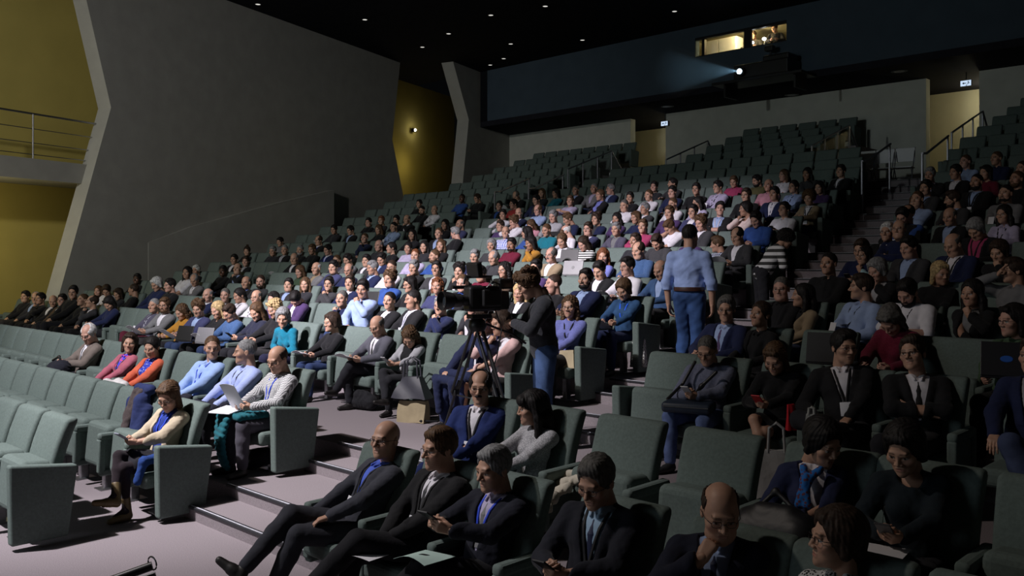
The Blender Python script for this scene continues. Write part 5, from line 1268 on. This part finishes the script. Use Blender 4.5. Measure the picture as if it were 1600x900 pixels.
def panel_mb():
    m = MB(); bm = bmesh.new(); bmesh.ops.create_cube(bm, size=1.0); bmesh.ops.scale(bm, vec=(.095, .50, .60), verts=bm.verts)
    bmesh.ops.bevel(bm, geom=bm.edges[:], offset=.022, segments=3, affect='EDGES', profile=.5)
    for v in bm.verts:
        t = v.co.z / .60 + .5; v.co.z += .345 - .13 * t * (v.co.y + .12); v.co.y = v.co.y * (1 - .17 * (1 - t)) - .31 - .03 * (1 - t)
    bm.verts.index_update(); m.add([v.co for v in bm.verts], [[v.index for v in f.verts] for f in bm.faces]); bm.free(); return m
SM = {'back': smooth_mesh('backrest', seat_back(), M['seat']), 'flat': smooth_mesh('seat_cushion', MB().box((0, -.37, .345), (.50, .50, .13), .04, seg=3), M['seat']),
      'fold': smooth_mesh('seat_cushion', MB().box((0, -.335, .43), (.50, .25, .42), .05, seg=3, mtx=Matrix.Translation((0, -.325, .435)) @ Matrix.Rotation(-.10, 4, 'X') @ Matrix.Translation((0, .325, -.435))), M['seat']),
      'arm': smooth_mesh('armrest', armrest_mb(), M['seat']), 'panel': smooth_mesh('end_panel', panel_mb(), M['seat']),
      'ped': to_mesh('pedestal', *(lambda m: (np.array(m.V), m.F))(MB().box((0, -.34, .15), (.06, .09, .30), .01).box((0, -.34, .006), (.16, .20, .012), .004)), M['metal'], False)}
_f = MB(); 
for k, off in (('back', 0), ('fold', 0)): 
    me = SM[k]; _f.add([v.co[:] for v in me.vertices], [list(p.vertices) for p in me.polygons])
SM['far'] = smooth_mesh('seat', _f, M['seat'])
def seat_label(s):
    return '%s green seat, %s from the stairs, %s, %s' % ('occupied' if s['full'] else 'empty folded', ORD(s['k']), rowtxt(s['r']), BT[s['b']])
REST = MB()
for s in SEATS:
    if (s['r'], s['b'], s['k']) in HIDDEN: continue
    loc = (s['x'], YR(s['r']), FL[s['r']])
    if (s['r'], s['b'], s['k']) in MASS:
        for me in ((SM['far'],) if not s['full'] else (SM['back'], SM['flat'])): REST.add([Vector(v.co) + Vector(loc) for v in me.vertices], [list(p.vertices) for p in me.polygons])
        continue
    grp = 'auditorium seats of ' + rowtxt(s['r'])
    if s['r'] >= 13 and not s['full'] and not s['end']:
        o = link('auditorium_seat', SM['far'], loc=loc); tag(o, seat_label(s), 'seat', grp); continue
    o = empty('auditorium_seat', loc); tag(o, seat_label(s), 'seat', grp)
    link('backrest', SM['back'], o); link('seat_cushion', SM['flat' if s['full'] else 'fold'], o)
    if s['r'] < 9: link('pedestal', SM['ped'], o)
    if s['right'] and s['b'] != 'near': link('end_panel', SM['panel'], o, loc=(.335, 0, 0))
    else: link('armrest', SM['arm'], o, loc=(.30, 0, 0))
    if s['left']:
        if (s['b'] == 'near' and s['r'] > 3) or s['b'] == 'middle': link('end_panel', SM['panel'], o, loc=(-.335, 0, 0))
        else: link('armrest', SM['arm'], o, loc=(-.30, 0, 0))
if REST.V:
    o = to_mesh('seat_rows', np.array(REST.V), REST.F, M['seat'], True); o = link('seat_rows', o); tag(o, 'remaining empty green seats in the dark upper rows', 'seats', kind='stuff')

# ------------------------------------------------------------------ people
kidx = {}
for s in SEATS:
    if s['full']: kidx[(s['r'], s['b'], round(s['x'], 3))] = s['k']
def person_args(d):
    kw = dict(d['kw']); dist = math.hypot(d['X'], d['Y'])
    kw['res'] = 0 if dist < 9.6 else (1 if dist < 15.5 else 2)
    if not d.get('hero') and kw['res'] == 0: kw['res'] = 1
    kw['headscale'] = 1.12 * (.92 / d['s']) ** .6; kw.pop('beardcol', None); return kw
def rigpt(d, p):                                      # point of a person's frame -> world
    p = rotz(math.radians(d.get('rz', 0))) @ np.array(p, float); return Vector((d['X'] + p[0] * d['s'], d['Y'] + p[1] * d['s'], FL[d['row']] + p[2] * d['s']))
for d in AUD:
    kw = person_args(d); s = d['s']
    o, r, HM = make_person('person', (d['X'], d['Y'], FL[d['row']]), math.radians(d.get('rz', 0)), s, **kw); d['rig'] = r; d['obj'] = o
    k = kidx.get((d['row'], d['block'], round(d['X'], 3)), 0)
    if d.get('hero') and False: pass
    lab = d.get('label') or 'person in %s, %s, %s from stairs, %s, %s' % (d['txt'], PTXT[d['po']], ORD(k), rowtxt(d['row']), BT[d['block']])
    wl = lab.split()
    if len(wl) > 16: lab = lab.replace('%s, ' % PTXT[d['po']], '')
    tag(o, lab, 'person', None if d.get('hero') else 'audience of ' + rowtxt(d['row']))
def hand_world(d, i):                                 # centre of a hand (0: side x > 0)
    sx, S, E, W, hd, pn, hp = d['rig'].arms[i]; return rigpt(d, d['rig'].out(np.array([W + hd * .085]))[0])
# ------------------------------------------------------------------ people on their feet
def standing(px, py, Y, floor, rz, label, **kw):
    base = dict(fem=False, lean=3, twist=0, armL='hang', armR='hang', yaw=0, pitch=0, headscale=1.04, stand=True, legs='stand', res=0); base.update(kw); c = head_center(base); s, X, Yp = .95, -6.0, Y
    R2 = rotz(math.radians(rz))
    for _ in range(4):
        cc = R2 @ c; q = at_y(px, py, Y); X = q.x - cc[0] * s; Yp = Y - cc[1] * s; s = max(.85, min(1.06, (q.z - floor) / c[2]))
    o, r, HM = make_person('person', (X, Yp, floor), math.radians(rz), s, **base); tag(o, label, 'person'); return o, r, s, (X, Yp, floor), R2
op, op_r, op_s, op_l, op_R = standing(826, 444, 6.35, .4, cam_yaw(-5.9, 6.3) - 82, 'standing camera operator in dark grey sweater and jeans looking down at hands', gt='K', gm='knit', gcol=(.040, .042, .050), hair='q', hcol='b', pitch=32, neckfwd=.03, lean=-4, armL='work', armR='work', lcol=(.07, .12, .26), lm='denim', head='m', strap=(.012, .012, .014), badge=False)
wk, wk_r, wk_s, wk_l, wk_R = standing(1078, 369, 9.0, .82, 196, 'person seen from behind in light blue shirt and jeans walking up the stairs', gt='S', gcol=(.30, .40, .70), hair='u', hcol='k', lean=1, lcol=(.035, .075, .20), lm='denim', head='M', legs='walk', heavy=.02)
MB().lathe([(.172, -.022), (.176, 0), (.172, .022)], 24).build('belt', mat('brown_leather_belt', (.05, .02, .015), .4, nscale=20), wk, loc=(0, .01, 1.02), smooth=True).scale = (1.0, .80, 1)
sp, sp_r, sp_s, sp_l, sp_R = standing(1228, 386, 11.3, 1.26, cam_yaw(-5.8, 11.3) + 112, 'curly-haired person in black and white striped sweater bending over on the stairs', gt='K', gm='bigstripes', gcol=(1, 1, 1), hair='A', hcol='k', lean=-36, armL='read', armR='read', pitch=30, lcol=(.02, .02, .025), head='m')
for (px, py, lab, hc) in ((1146, 70, 'person seated low in the lit booth beside the pale cabinet', 'b'), (1175, 58, 'person in the lit booth window beside the dark mullion', 'd'), (1208, 47, 'person at the end of the lit booth window looking down', 'd')):
    Yb = 25.35; q = at_y(px, py, Yb); z0 = max(SOF + .205, q.z - 1.02)
    o, r, HM = make_person('person', (q.x, Yb + .15, z0), .35, .95, res=2, gt='K', gcol=(.03, .03, .035), hair='s', hcol=hc, armL='read', armR='read', lean=4, pitch=18, yaw=-20); tag(o, lab, 'person')
    m = MB(); m.lathe([(.19, 0), (.19, .05)], 16, (0, 0, .36)); m.lathe([(.03, 0), (.03, .36)], 10); m.lathe([(.2, 0), (.18, .03)], 16); b = m.build('stool', M['darkmetal'], loc=(q.x, Yb + .15, z0)); tag(b, 'dark round stool under the ' + lab.replace('person', 'sitter', 1)[:60].rsplit(' ', 0)[0], 'stool')

# ------------------------------------------------------------------ video camera on its tripod
apex = at_y(746, 506, 5.95); TX, TY, TZ = apex.x, apex.y, apex.z
tp = empty('camera_tripod', (TX, TY, .4)); tag(tp, 'tall black twin-tube tripod standing on the walkway under the video camera', 'tripod')
feet = []
f1 = at_h(690, 686, .4); feet.append((f1.x - TX, f1.y - TY)); feet.append((.62, -.10)); feet.append((-.10, .52))
hz_ = TZ - .4
for fx, fy in feet:
    m = MB(); n = Vector((-fy, fx, 0)).normalized() * .035
    for sg in (-1, 1): m.tube([Vector((fx * .06, fy * .06, hz_ - .05)) + n * sg, Vector((fx * .62, fy * .62, hz_ * .42)) + n * sg], .014, 8)
    lg = m.build('leg', M['black'], tp, smooth=True)
    m = MB(); m.tube([Vector((fx * .5, fy * .5, hz_ * .52)), Vector((fx, fy, .02))], .013, 8); m.box((fx * .6, fy * .6, hz_ * .42), (.06, .06, .07), .01); m.build('lower_tube', M['darkmetal'], lg, smooth=True)
    MB().lathe([(.022, 0), (.022, .03), (.014, .05)], 10, (fx, fy, 0)).build('foot', M['black'], lg)
    MB().tube([(0, 0, hz_ * .40), (fx * .60, fy * .60, hz_ * .40)], .008, 6).build('spreader', M['darkmetal'], tp)
MB().lathe([(.07, -.07), (.09, -.02), (.075, .03), (.05, .05)], 16, (0, 0, hz_)).build('bowl_head', M['black'], tp, smooth=True)
MB().tube([(0, 0, hz_ + .03), (.18, .28, hz_ - .10), (.24, .42, hz_ - .20)], .011, 8).build('pan_handle', M['darkmetal'], tp)
vc = empty('video_camera', (TX, TY, TZ + .05), math.radians(-14)); tag(vc, 'bulky black broadcast video camera with viewfinder on the tripod', 'camera')
MB().box((0, .02, .02), (.12, .22, .04), .008).build('plate', M['darkmetal'], vc); MB().box((0, .06, .19), (.15, .36, .24), .025).box((.0, .26, .17), (.12, .14, .18), .02).build('body', M['black'], vc)
ln = MB().lathe([(.055, 0), (.055, .06), (.065, .07), (.065, .14), (.06, .15), (.075, .16), (.085, .22)], 24, mtx=Matrix.Translation((0, -.12, .18)) @ Matrix.Rotation(math.pi / 2, 4, 'X')).build('lens', M['black'], vc, smooth=True)
MB().lathe([(.07, 0), (.05, .006)], 20, mtx=Matrix.Translation((0, -.338, .18)) @ Matrix.Rotation(math.pi / 2, 4, 'X')).build('front_glass', M['glass'], ln)
MB().lathe([(.078, 0), (.092, .09), (.086, .09), (.074, .0)], 20, mtx=Matrix.Translation((0, -.30, .18)) @ Matrix.Rotation(math.pi / 2, 4, 'X')).build('lens_hood', M['black'], vc, smooth=True)
MB().box((.10, .10, .20), (.05, .20, .16), .012).build('audio_box', M['black'], vc); MB().tube([(.14, .02, .30), (.17, .06, .36), (.14, .16, .33), (.11, .2, .24)], .008, 6).tube([(-.09, .2, .1), (-.13, .16, -.05), (-.08, .1, -.18), (-.03, .06, -.1)], .007, 6).build('cable', M['black'], vc)
MB().box((-.02, .30, .33), (.14, .16, .10), .015).build('battery', M['darkmetal'], vc)
MB().tube([(-.02, -.14, .33), (-.02, -.12, .40), (-.02, .16, .40), (-.02, .18, .33)], .014, 8).build('handle', M['black'], vc)
vf = MB().box((.03, .02, .47), (.22, .06, .14), .012, mtx=Matrix.Rotation(.15, 4, 'X')).build('viewfinder_monitor', M['black'], vc)
MB().box((.03, .055, .47), (.18, .004, .10), .002, mtx=Matrix.Rotation(.15, 4, 'X')).build('screen', mat('dim_monitor_screen', (.05, .08, .09), .3, emit=((.5, .8, .8), .06)), vf)
MB().tube([(-.10, -.22, .30), (-.10, .10, .30)], .018, 10).build('microphone', M['darkmetal'], vc)
MB().tube([(.07, .15, .10), (.12, .2, -.1), (.10, .16, -.35), (.05, .1, -.6)], .007, 6).build('cable', M['black'], vc)

# ------------------------------------------------------------------ things held and things lying about
def slab(name, size, loc, rot, m, color, label, cat, bev=.004, group=None):
    o = MB().box((0, 0, 0), size, bev).build(name, m, None, color, loc=loc, rot=rot); tag(o, label, cat, group); return o
def mid(d): a, b = hand_world(d, 0), hand_world(d, 1); return (a + b) / 2
def who(d): return d['obj']['label'].split(',')[0] if not d.get('hero') else d['obj']['label'].split(',')[0]
def phone(d, i=1, col=(.012, .012, .014), lab=None, screen=False):
    p = mid(d) + Vector((0, -.03, .045)); o = empty('mobile_phone', p); o.rotation_euler = (-.6, 0, .15); tag(o, lab or 'mobile phone held by the ' + who(d) + ', ' + d['obj']['label'].split(',')[-2].strip(), 'phone')
    MB().box((0, 0, 0), (.072, .145, .010), .004).build('case', M['plastic'], o, col); MB().box((0, 0, .0056), (.064, .132, .0012)).build('screen', M['glass'], o); return o
def paper(d, w=.21, h=.29, lab=None, dz=.02, tilt=-.5, bend=.03, name='paper_sheet', col=(.72, .72, .76)):
    p = mid(d) + Vector((0, -.06, dz)); G = []
    for i in range(7):
        t = i / 6 - .5; G.append([(w * (u / 6 - .5), -math.cos(tilt) * h * t, -math.sin(tilt) * h * t + bend * math.cos(math.pi * (u / 6 - .5)) * (.5 + t)) for u in range(7)])
    o = MB().sheet(G, .0015).build(name, M['paper'], None, col, True, loc=p); o.rotation_euler = (0, 0, .2); tag(o, lab or 'white paper held by the ' + who(d) + ', ' + d['obj']['label'].split(',')[-2].strip(), 'paper'); return o
def laptop(loc, rz, lab, col=(.02, .02, .022), ang=1.25, s=1.0, logo=None):
    o = empty('laptop', loc, rz); tag(o, lab, 'laptop'); MB().box((0, 0, 0), (.34 * s, .24 * s, .018), .005).build('base', M['plastic'], o, col); MB().box((0, -.01, .0095), (.29 * s, .10 * s, .002)).build('keyboard', M['black'], o)
    # lid hinged at the front edge as seen from the stage: it leans away from the user
    T = Matrix.Translation((0, -.12 * s, .01)) @ Matrix.Rotation(-(math.pi / 2 - ang) , 4, 'X'); l = MB().box((0, 0, .115 * s), (.34 * s, .012, .23 * s), .004, mtx=T).build('lid', M['plastic'], o, col)
    if logo: MB().lathe([(.026, 0), (.024, .003)], 20, mtx=T @ Matrix.Translation((logo[1], -.006, .115 * s)) @ Matrix.Rotation(math.pi / 2, 4, 'X') @ Matrix.Diagonal((logo[2], 1, 1, 1))).build('emblem', M['plastic'], l, logo[0])
    return o
for d in AUD:
    if d.get('hero'): continue
    if 'P' in d['ex']: paper(d)
    if 'N' in d['ex']: paper(d, .16, .22, name='notebook')
    if 'H' in d['ex']: phone(d)
    if 'L' in d['ex']: p = rigpt(d, (0, -.36, .60)); laptop(p, 0, 'dark open laptop on the lap of the ' + who(d) + '')
phone(h_phone, lab='black mobile phone held up in both hands by front row person with blue lanyard'); phone(h_tie, lab='black mobile phone held by the front row person in navy tie')
phone(h_grey, lab='mobile phone with pale screen held above the laptop bag', col=(.6, .6, .62)); phone(h_dress, lab='red mobile phone held by the person in black dress', col=(.55, .02, .03))
phone(h_beige, lab='mobile phone held by the person in beige coat', col=(.25, .27, .33)); phone(h_black, lab='grey mobile phone held over the notebook, second row', col=(.05, .05, .055)); phone(h_nav, lab='mobile phone held by the person with long straight hair in navy top')
phone(h_curl, lab='mobile phone held by the person with long wavy hair', col=(.4, .4, .42))
paper(h_smile, .22, .30, lab='white papers under the clasped hands of the smiling person, front row', dz=-.055, tilt=-.05, bend=.01); paper(h_check, .21, .28, lab='upright white papers read by the person in checked shirt', dz=.10, tilt=-1.0, bend=.012)
p = mid(h_check); slab('paper_stack', (.24, .32, .012), (p.x - .14, p.y - .04, FL[3] + .60), (.05, .02, .5), M['paper'], (.7, .7, .74), 'loose white pages lying on the lap below the upright papers', 'paper')
paper(h_gsuit, .21, .28, lab='white papers on the lap of the person in grey suit', dz=.03, tilt=-.25); paper(h_deni, .17, .24, lab='open white notebook held by the person in denim shirt', dz=-.02, tilt=-.4, name='notebook'); paper(h_glas, .17, .23, lab='notebook on the lap of the person in black sweater and dark jeans', dz=.03, tilt=-.2, name='notebook')
paper(h_black, .21, .30, lab='notebook with white page under the grey phone, second row', dz=-.05, tilt=-.1, bend=.005, name='notebook'); paper(h_phone, .21, .28, lab='pale green sheet on the knees below the phone held in both hands', dz=-.17, tilt=-.1, col=(.45, .6, .55))
for px, py, row, lab, col, lg in ((296, 524, 4, 'black open laptop on the lap of the person in blue jacket with curly hair', (.015, .015, .017), None), (327, 527, 4, 'grey open laptop beside the black one, above the walkway', (.16, .16, .17), None), (893, 403, 9, 'black open laptop before the person in striped top', (.015, .015, .017), None),
    (899, 422, 8, 'grey laptop with small round emblem on the lid, middle block', (.12, .12, .13), ((.03, .03, .035), 0, 1)), (1300, 552, 5, 'black open laptop behind the person in black suit with badge', (.015, .016, .02), None), (1578, 571, 5, 'black open laptop with blue oval emblem on its lid near the picture edge', (.012, .012, .016), ((.02, .10, .42), -.02, 1.7)), (583, 470, 6, 'black open laptop near the person with hand on chin in light blue shirt', (.015, .015, .017), None)):
    q = at_y(px, py, YR(row) - .75); laptop((q.x, q.y, q.z - .08), .25, lab, col, logo=lg, s=1.0 if row != 5 else 1.15)
def soft(name, prims, h, m, color, label, cat, wr=.004, group=None, parent=None):
    P = np.array([p for q in prims for p in (q[0], q[1])]); R = max(max(q[2], q[3]) for q in prims); f = Field(P.min(0) - R - .02, P.max(0) + R + .02, h)
    for q in prims: f.cone(q[0], q[1], q[2], q[3], q[4] if len(q) > 4 else .03)
    if wr: f.wrinkle(wr, 1.2)
    V, F = f.mesh(); o = link(name, to_mesh(name, V, F, m), parent, color)
    if parent is None: tag(o, label, cat, group)
    return o
def W_(d, p): return np.array(rigpt(d, p))
# teal padded jacket over the knees of the person in the checked shirt
d = h_check; pr = []
for i in range(7): t = i / 6; pr.append((W_(d, (-.30 + .01 * i, -.18 - .28 * t, .61 + .015 * math.sin(6 * t))), W_(d, (.14, -.18 - .30 * t, .61)), .034, .033, .001))
for i in range(10): t = i / 9; pr.append((W_(d, (-.28 + .10 * t, -.48 - .05 * math.sin(3 * t), .58 - .48 * t)), W_(d, (.00 + .02 * t, -.54 - .06 * math.sin(3 * t), .58 - .48 * t)), .031, .031, .001))
soft('padded_jacket', pr, .010, M['cloth'], (.014, .11, .14), 'teal quilted jacket hanging over the knees of the person in checked shirt', 'jacket', 0)
def lapcoat(d, col, lab, m='cloth', drop=.3):
    pr = [(W_(d, (-.20, -.22, .60)), W_(d, (.20, -.24, .61)), .06, .05), (W_(d, (-.22, -.36, .60)), W_(d, (.20, -.38, .59)), .055, .055), (W_(d, (-.20, -.49, .55)), W_(d, (.18, -.50, .54)), .05, .05), (W_(d, (-.15, -.52, .52)), W_(d, (-.10, -.53, .52 - drop)), .05, .04), (W_(d, (.10, -.53, .52)), W_(d, (.12, -.53, .52 - drop * .7)), .05, .04)]
    return soft('folded_coat', pr, .012, M[m], col, lab, 'coat')
lapcoat(h_shirt, (.022, .022, .035), 'dark coat over the lap of the person with blue lanyard in light blue shirt'); lapcoat(h_turn, (.018, .018, .03), 'dark coat over the lap of the grey-haired person in light blue shirt')
lapcoat(h_sit, (.018, .024, .065), 'navy coat draped on the lap behind the tripod')
def pack(d, col, lab, m='cloth'):
    pr = [(W_(d, (-.10, -.36, .66)), W_(d, (.12, -.36, .68)), .11, .11, .05), (W_(d, (-.08, -.42, .62)), W_(d, (.10, -.44, .60)), .09, .08, .05)]
    o = soft('backpack', pr, .011, M[m], col, lab, 'backpack', .006)
    soft('strap', [(W_(d, (-.14, -.40, .78)), W_(d, (0, -.36, .84)), .014, .014), (W_(d, (0, -.36, .84)), W_(d, (.14, -.38, .76)), .014, .014)], .008, M['black'], (1, 1, 1), '', '', 0, parent=o); return o
pack(h_old, (.016, .017, .026), 'dark blue backpack held on the lap of the white-haired person')
# navy dotted coat and brown scarf left on a front seat
q = at_y(232, 640, YR(2) - .12); b = np.array([q.x, q.y, 0.])
soft('navy_coat', [(b + (-.16, -.02, .98), b + (.12, -.03, .99), .05, .05), (b + (-.14, -.08, .85), b + (-.10, -.16, .45), .07, .06), (b + (.05, -.08, .88), b + (.08, -.18, .38), .08, .07), (b + (.12, -.06, .8), b + (.14, -.2, .5), .06, .05)], .012, M['cloth'], (.02, .03, .10), 'navy coat left over the back of an empty front seat', 'coat')
soft('scarf', [(b + (-.06, -.08, .96), b + (-.08, -.15, .75), .045, .05), (b + (-.08, -.15, .75), b + (-.02, -.22, .58), .05, .045), (b + (.02, -.07, .96), b + (-.04, -.16, .70), .04, .04)], .011, M['knit'], (.07, .055, .055), 'brown scarf lying on the navy coat on an empty seat', 'scarf')
soft('cardigan', [(W_(h_orange, (-.16, -.3, .66)), W_(h_orange, (.14, -.34, .66)), .07, .06), (W_(h_orange, (-.34, -.38, .66)), W_(h_orange, (.05, -.46, .63)), .06, .06)], .011, M['cloth'], (.62, .60, .60), 'white cardigan across the laps in front of the orange cardigan', 'garment')
soft('blue_jacket', [(W_(h_beige, (.20, -.06, .60)), W_(h_beige, (.22, -.30, .58)), .04, .04), (W_(h_beige, (.23, -.30, .58)), W_(h_beige, (.22, -.36, .40)), .035, .035)], .011, M['cloth'], (.018, .05, .20), 'folded blue jacket beside the person in beige coat', 'jacket')
def tote(loc, rz, size, col, label, m='cloth', handles=True, hcol=None, taper=.75, hh=.2, shape='bag', cat='bag'):
    w, dpt, h = size; o = empty(shape, loc, rz); tag(o, label, cat); bm = bmesh.new(); bmesh.ops.create_cube(bm, size=1.0); bmesh.ops.scale(bm, vec=size, verts=bm.verts)
    bmesh.ops.subdivide_edges(bm, edges=bm.edges[:], cuts=5, use_grid_fill=True); bmesh.ops.bevel(bm, geom=[e for e in bm.edges if e.calc_length() > 9], offset=.01)
    for v in bm.verts:
        t = v.co.z / h + .5; v.co.x *= 1 - (1 - taper) * t; v.co.y *= (1 - .55 * t); v.co.y += .07 * dpt * math.sin(9 * v.co.x / w + 5 * t); v.co.z += h / 2 + .006 * math.sin(11 * v.co.x)
    bm.verts.index_update(); b = MB().add([v.co for v in bm.verts], [[v.index for v in f.verts] for f in bm.faces]); bm.free(); b.build('body', M[m], o, col, True)
    if handles:
        for sy in (-1, 1): MB().tube([(-w * .2, sy * dpt * .2, h * .95), (-w * .17, sy * dpt * .18, h + hh * .8), (0, sy * dpt * .15, h + hh), (w * .17, sy * dpt * .18, h + hh * .8), (w * .2, sy * dpt * .2, h * .95)], .010, 8).build('handle', M[m], o, hcol or col)
    return o
q = at_y(646, 650, 6.52); tote((q.x, q.y, .4), .35, (.36, .16, .24), (.34, .28, .18), 'beige canvas bag on the floor under the black handbag', handles=False, shape='canvas_bag', taper=.95)
tote((q.x - .02, q.y - .0, .67), .35, (.46, .20, .24), (.05, .05, .065), 'black leather handbag with two handles in front of the wavy-haired person', 'leather', taper=.45, hh=.22, shape='handbag')
q = at_y(1213, 725, YR(4) - 1.05); tote((q.x, q.y, FL[3] + .25), .5, (.30, .10, .36), (.42, .42, .42), 'white cloth tote with dark striped handles under the bare legs', hcol=(.35, .35, .35), shape='tote_bag', taper=.95)
q = at_y(1236, 672, YR(4) - .7); tote((q.x, q.y, q.z), .9, (.07, .05, .20), (.45, .01, .02), 'narrow red bag beside the black dress', 'leather', handles=False, shape='red_bag')
q = at_y(1268, 668, YR(4) - .95); tote((q.x, q.y, q.z), .4, (.10, .05, .10), (.4, .4, .38), 'small white bag between the dress and the black suit', hh=.05, shape='small_bag')
# laptop bag on the lap of the person in the grey-blue sweater
d = h_grey; p = rigpt(d, (0, -.36, .645)); lb = empty('laptop_bag', p, .35); tag(lb, 'dark blue laptop bag lying on the knees of the person in grey-blue sweater', 'bag')
MB().box((0, 0, 0), (.42, .28, .09), .03, seg=3).build('body', M['leather'], lb, (.02, .032, .058), True); MB().box((0, -.142, .012), (.38, .006, .010)).build('zip', M['metal'], lb); MB().tube([(-.2, .05, .04), (-.1, .2, .16), (.0, .26, .36)], .014, 8).build('shoulder_strap', M['black'], lb)
d = h_grey; m, b = MB(), None
soft('cross_strap', [(W_(d, (.14, -.10, .96)), W_(d, (.02, -.17, .82)), .016, .016), (W_(d, (.02, -.17, .82)), W_(d, (-.13, -.15, .64)), .016, .016)], .008, M['black'], (1, 1, 1), '', '', 0, parent=lb).matrix_parent_inverse = (Matrix.Translation(p) @ Matrix.Rotation(.35, 4, 'Z')).inverted()
# black shoulder bag on the lap of the person with the scarf, and the scarf itself
d = h_scarf; pb = soft('shoulder_bag', [(W_(d, (-.20, -.36, .66)), W_(d, (.10, -.38, .68)), .12, .12, .05), (W_(d, (-.22, -.42, .58)), W_(d, (.12, -.44, .58)), .10, .10, .05), (W_(d, (-.14, -.38, .78)), W_(d, (.04, -.38, .79)), .05, .05, .04)], .011, M['leather'], (.012, .012, .015), 'large black leather shoulder bag on the lap of the person with scarf', 'bag', .0012)
soft('strap', [(W_(d, (-.16, -.38, .80)), W_(d, (-.08, -.32, .90)), .013, .013), (W_(d, (-.08, -.32, .90)), W_(d, (.06, -.36, .82)), .013, .013)], .008, M['leather'], (.012, .012, .015), '', '', 0, parent=pb)
sc_o = soft('scarf', [(W_(d, (-.055, -.01, 1.0)), W_(d, (-.01, -.09, .94)), .020, .020), (W_(d, (.055, -.01, 1.0)), W_(d, (.01, -.09, .94)), .020, .020), (W_(d, (0, -.10, .94)), W_(d, (-.02, -.15, .80)), .018, .024), (W_(d, (.01, -.10, .94)), W_(d, (.035, -.15, .80)), .018, .022)], .009, M['scarf'], (1, 1, 1), 'bright blue and red printed scarf around the neck above the navy blazer', 'scarf', .003)
d = h_black; g = empty('spectacles', rigpt(d, (.0, -.155, .82))); g.rotation_euler = (1.45, .2, .3); tag(g, 'thin spectacles hanging from the neckline of the black top', 'spectacles'); link('frame', get_glasses(), g, (1, 1, 1))
# pale cloth bag with a printed letter on the seat next to the lace top
q = at_y(900, 712, YR(3) - .40); cb_ = soft('cloth_bag', [((q.x - .16 + .03 * k, q.y + .08 - .08 * k, FL[3] + .54 - .035 * k), (q.x + .14 - .05 * k, q.y + .03 - .08 * k, FL[3] + .63 - .05 * k), .035, .035) for k in range(5)], .011, M['cloth'], (.50, .46, .38), 'crumpled pale cloth bag with blue letter on the seat by the lace top', 'bag', .005)
cu = bpy.data.curves.new('lettering', 'FONT'); cu.body = 'R'; cu.size = .09; cu.extrude = .001; _t = bpy.data.objects.new('lettering', cu); COL.objects.link(_t); bpy.context.view_layer.update(); _me = bpy.data.meshes.new_from_object(_t.evaluated_get(bpy.context.evaluated_depsgraph_get())); bpy.data.objects.remove(_t); _me.materials.clear(); _me.materials.append(mat('blue_print', (.03, .05, .25), .7)); tx = link('lettering', _me); tx.parent = cb_; tx.location = (q.x + .06, q.y - .06, FL[3] + .60); tx.rotation_euler = (1.0, 0, .45)
q = at_y(565, 622, 6.6); soft('backpack', [((q.x - .12, q.y, .50), (q.x + .12, q.y + .05, .50), .09, .09), ((q.x - .05, q.y, .58), (q.x + .06, q.y + .04, .57), .07, .06)], .012, M['cloth'], (.014, .014, .017), 'black backpack on the walkway floor beside the crossed legs', 'backpack', .006)
q = at_h(655, 661, .4); soft('strap_bundle', [((q.x - .16, q.y + .02, .425), (q.x + .06, q.y - .02, .43), .016, .012), ((q.x + .06, q.y, .43), (q.x + .2, q.y + .1, .43), .012, .012)], .008, M['cloth'], (.012, .012, .014), 'black strap lying flat on the walkway by the tripod', 'strap', 0)
q = at_y(700, 640, 6.35); soft('black_bag', [((q.x - .05, q.y + .15, .50), (q.x + .18, q.y + .2, .52), .10, .10), ((q.x, q.y + .18, .6), (q.x + .1, q.y + .2, .6), .08, .08)], .012, M['cloth'], (.012, .012, .014), 'black equipment bag on the floor behind the tripod leg', 'bag', .006)
q = at_h(392, 738, .2); soft('dark_bag', [((q.x - .04, q.y + .1, .32), (q.x + .06, q.y + .14, .34), .09, .08), ((q.x - .10, q.y - .02, .23), (q.x + .0, q.y + .05, .25), .025, .03)], .012, M['cloth'], (.014, .014, .018), 'dark backpack on the floor beside the teal quilted jacket', 'backpack', .005)
q = at_y(886, 546, YR(5) - .52); tote((q.x, q.y, FL[5] + .40), .3, (.22, .10, .20), (.50, .42, .28), 'small beige cloth bag on the seat beside the violet blue top', handles=False, shape='cloth_bag')
q = at_y(998, 545, YR(6) - .45); tote((q.x, q.y, q.z - .22), .2, (.20, .10, .34), (1, 1, 1), 'black and white patterned bag hanging at the stairs end seat', 'print', hh=.12, shape='patterned_bag')
# pole with a microphone clip at the bottom picture edge
b0 = at_h(238, 884, .75); b1 = at_h(222, 905, .70); dr = (b1 - b0).normalized(); mc = empty('microphone_stand', b0 + dr * 1.2 * 0); tag(mc, 'tip of a black microphone boom at the bottom picture edge', 'microphone stand'); base = b0 + Vector((-.35, -.75, -.22))
v = base - b0
MB().tube([(0, 0, 0), v], .021, 10).build('boom', M['black'], mc, smooth=True); MB().tube([Vector((.035, 0, -.03)), Vector((.035, 0, -.03)) + v], .012, 8).build('cable', M['black'], mc)
MB().tube([(.03 * math.cos(a) * 1.5, .0, .012 + .03 * math.sin(a)) for a in np.linspace(0, 2 * math.pi, 17)], .004, 6, False).build('clip_ring', M['black'], mc)
MB().tube([v, Vector((v.x, v.y, -b0.z + .02))], .014, 8).build('upright', M['black'], mc)
for k in range(3): a = 2.1 * k + .4; MB().tube([(v.x, v.y, -b0.z + .12), (v.x + .28 * math.cos(a), v.y + .28 * math.sin(a), -b0.z + .01)], .010, 6).build('leg', M['black'], mc)
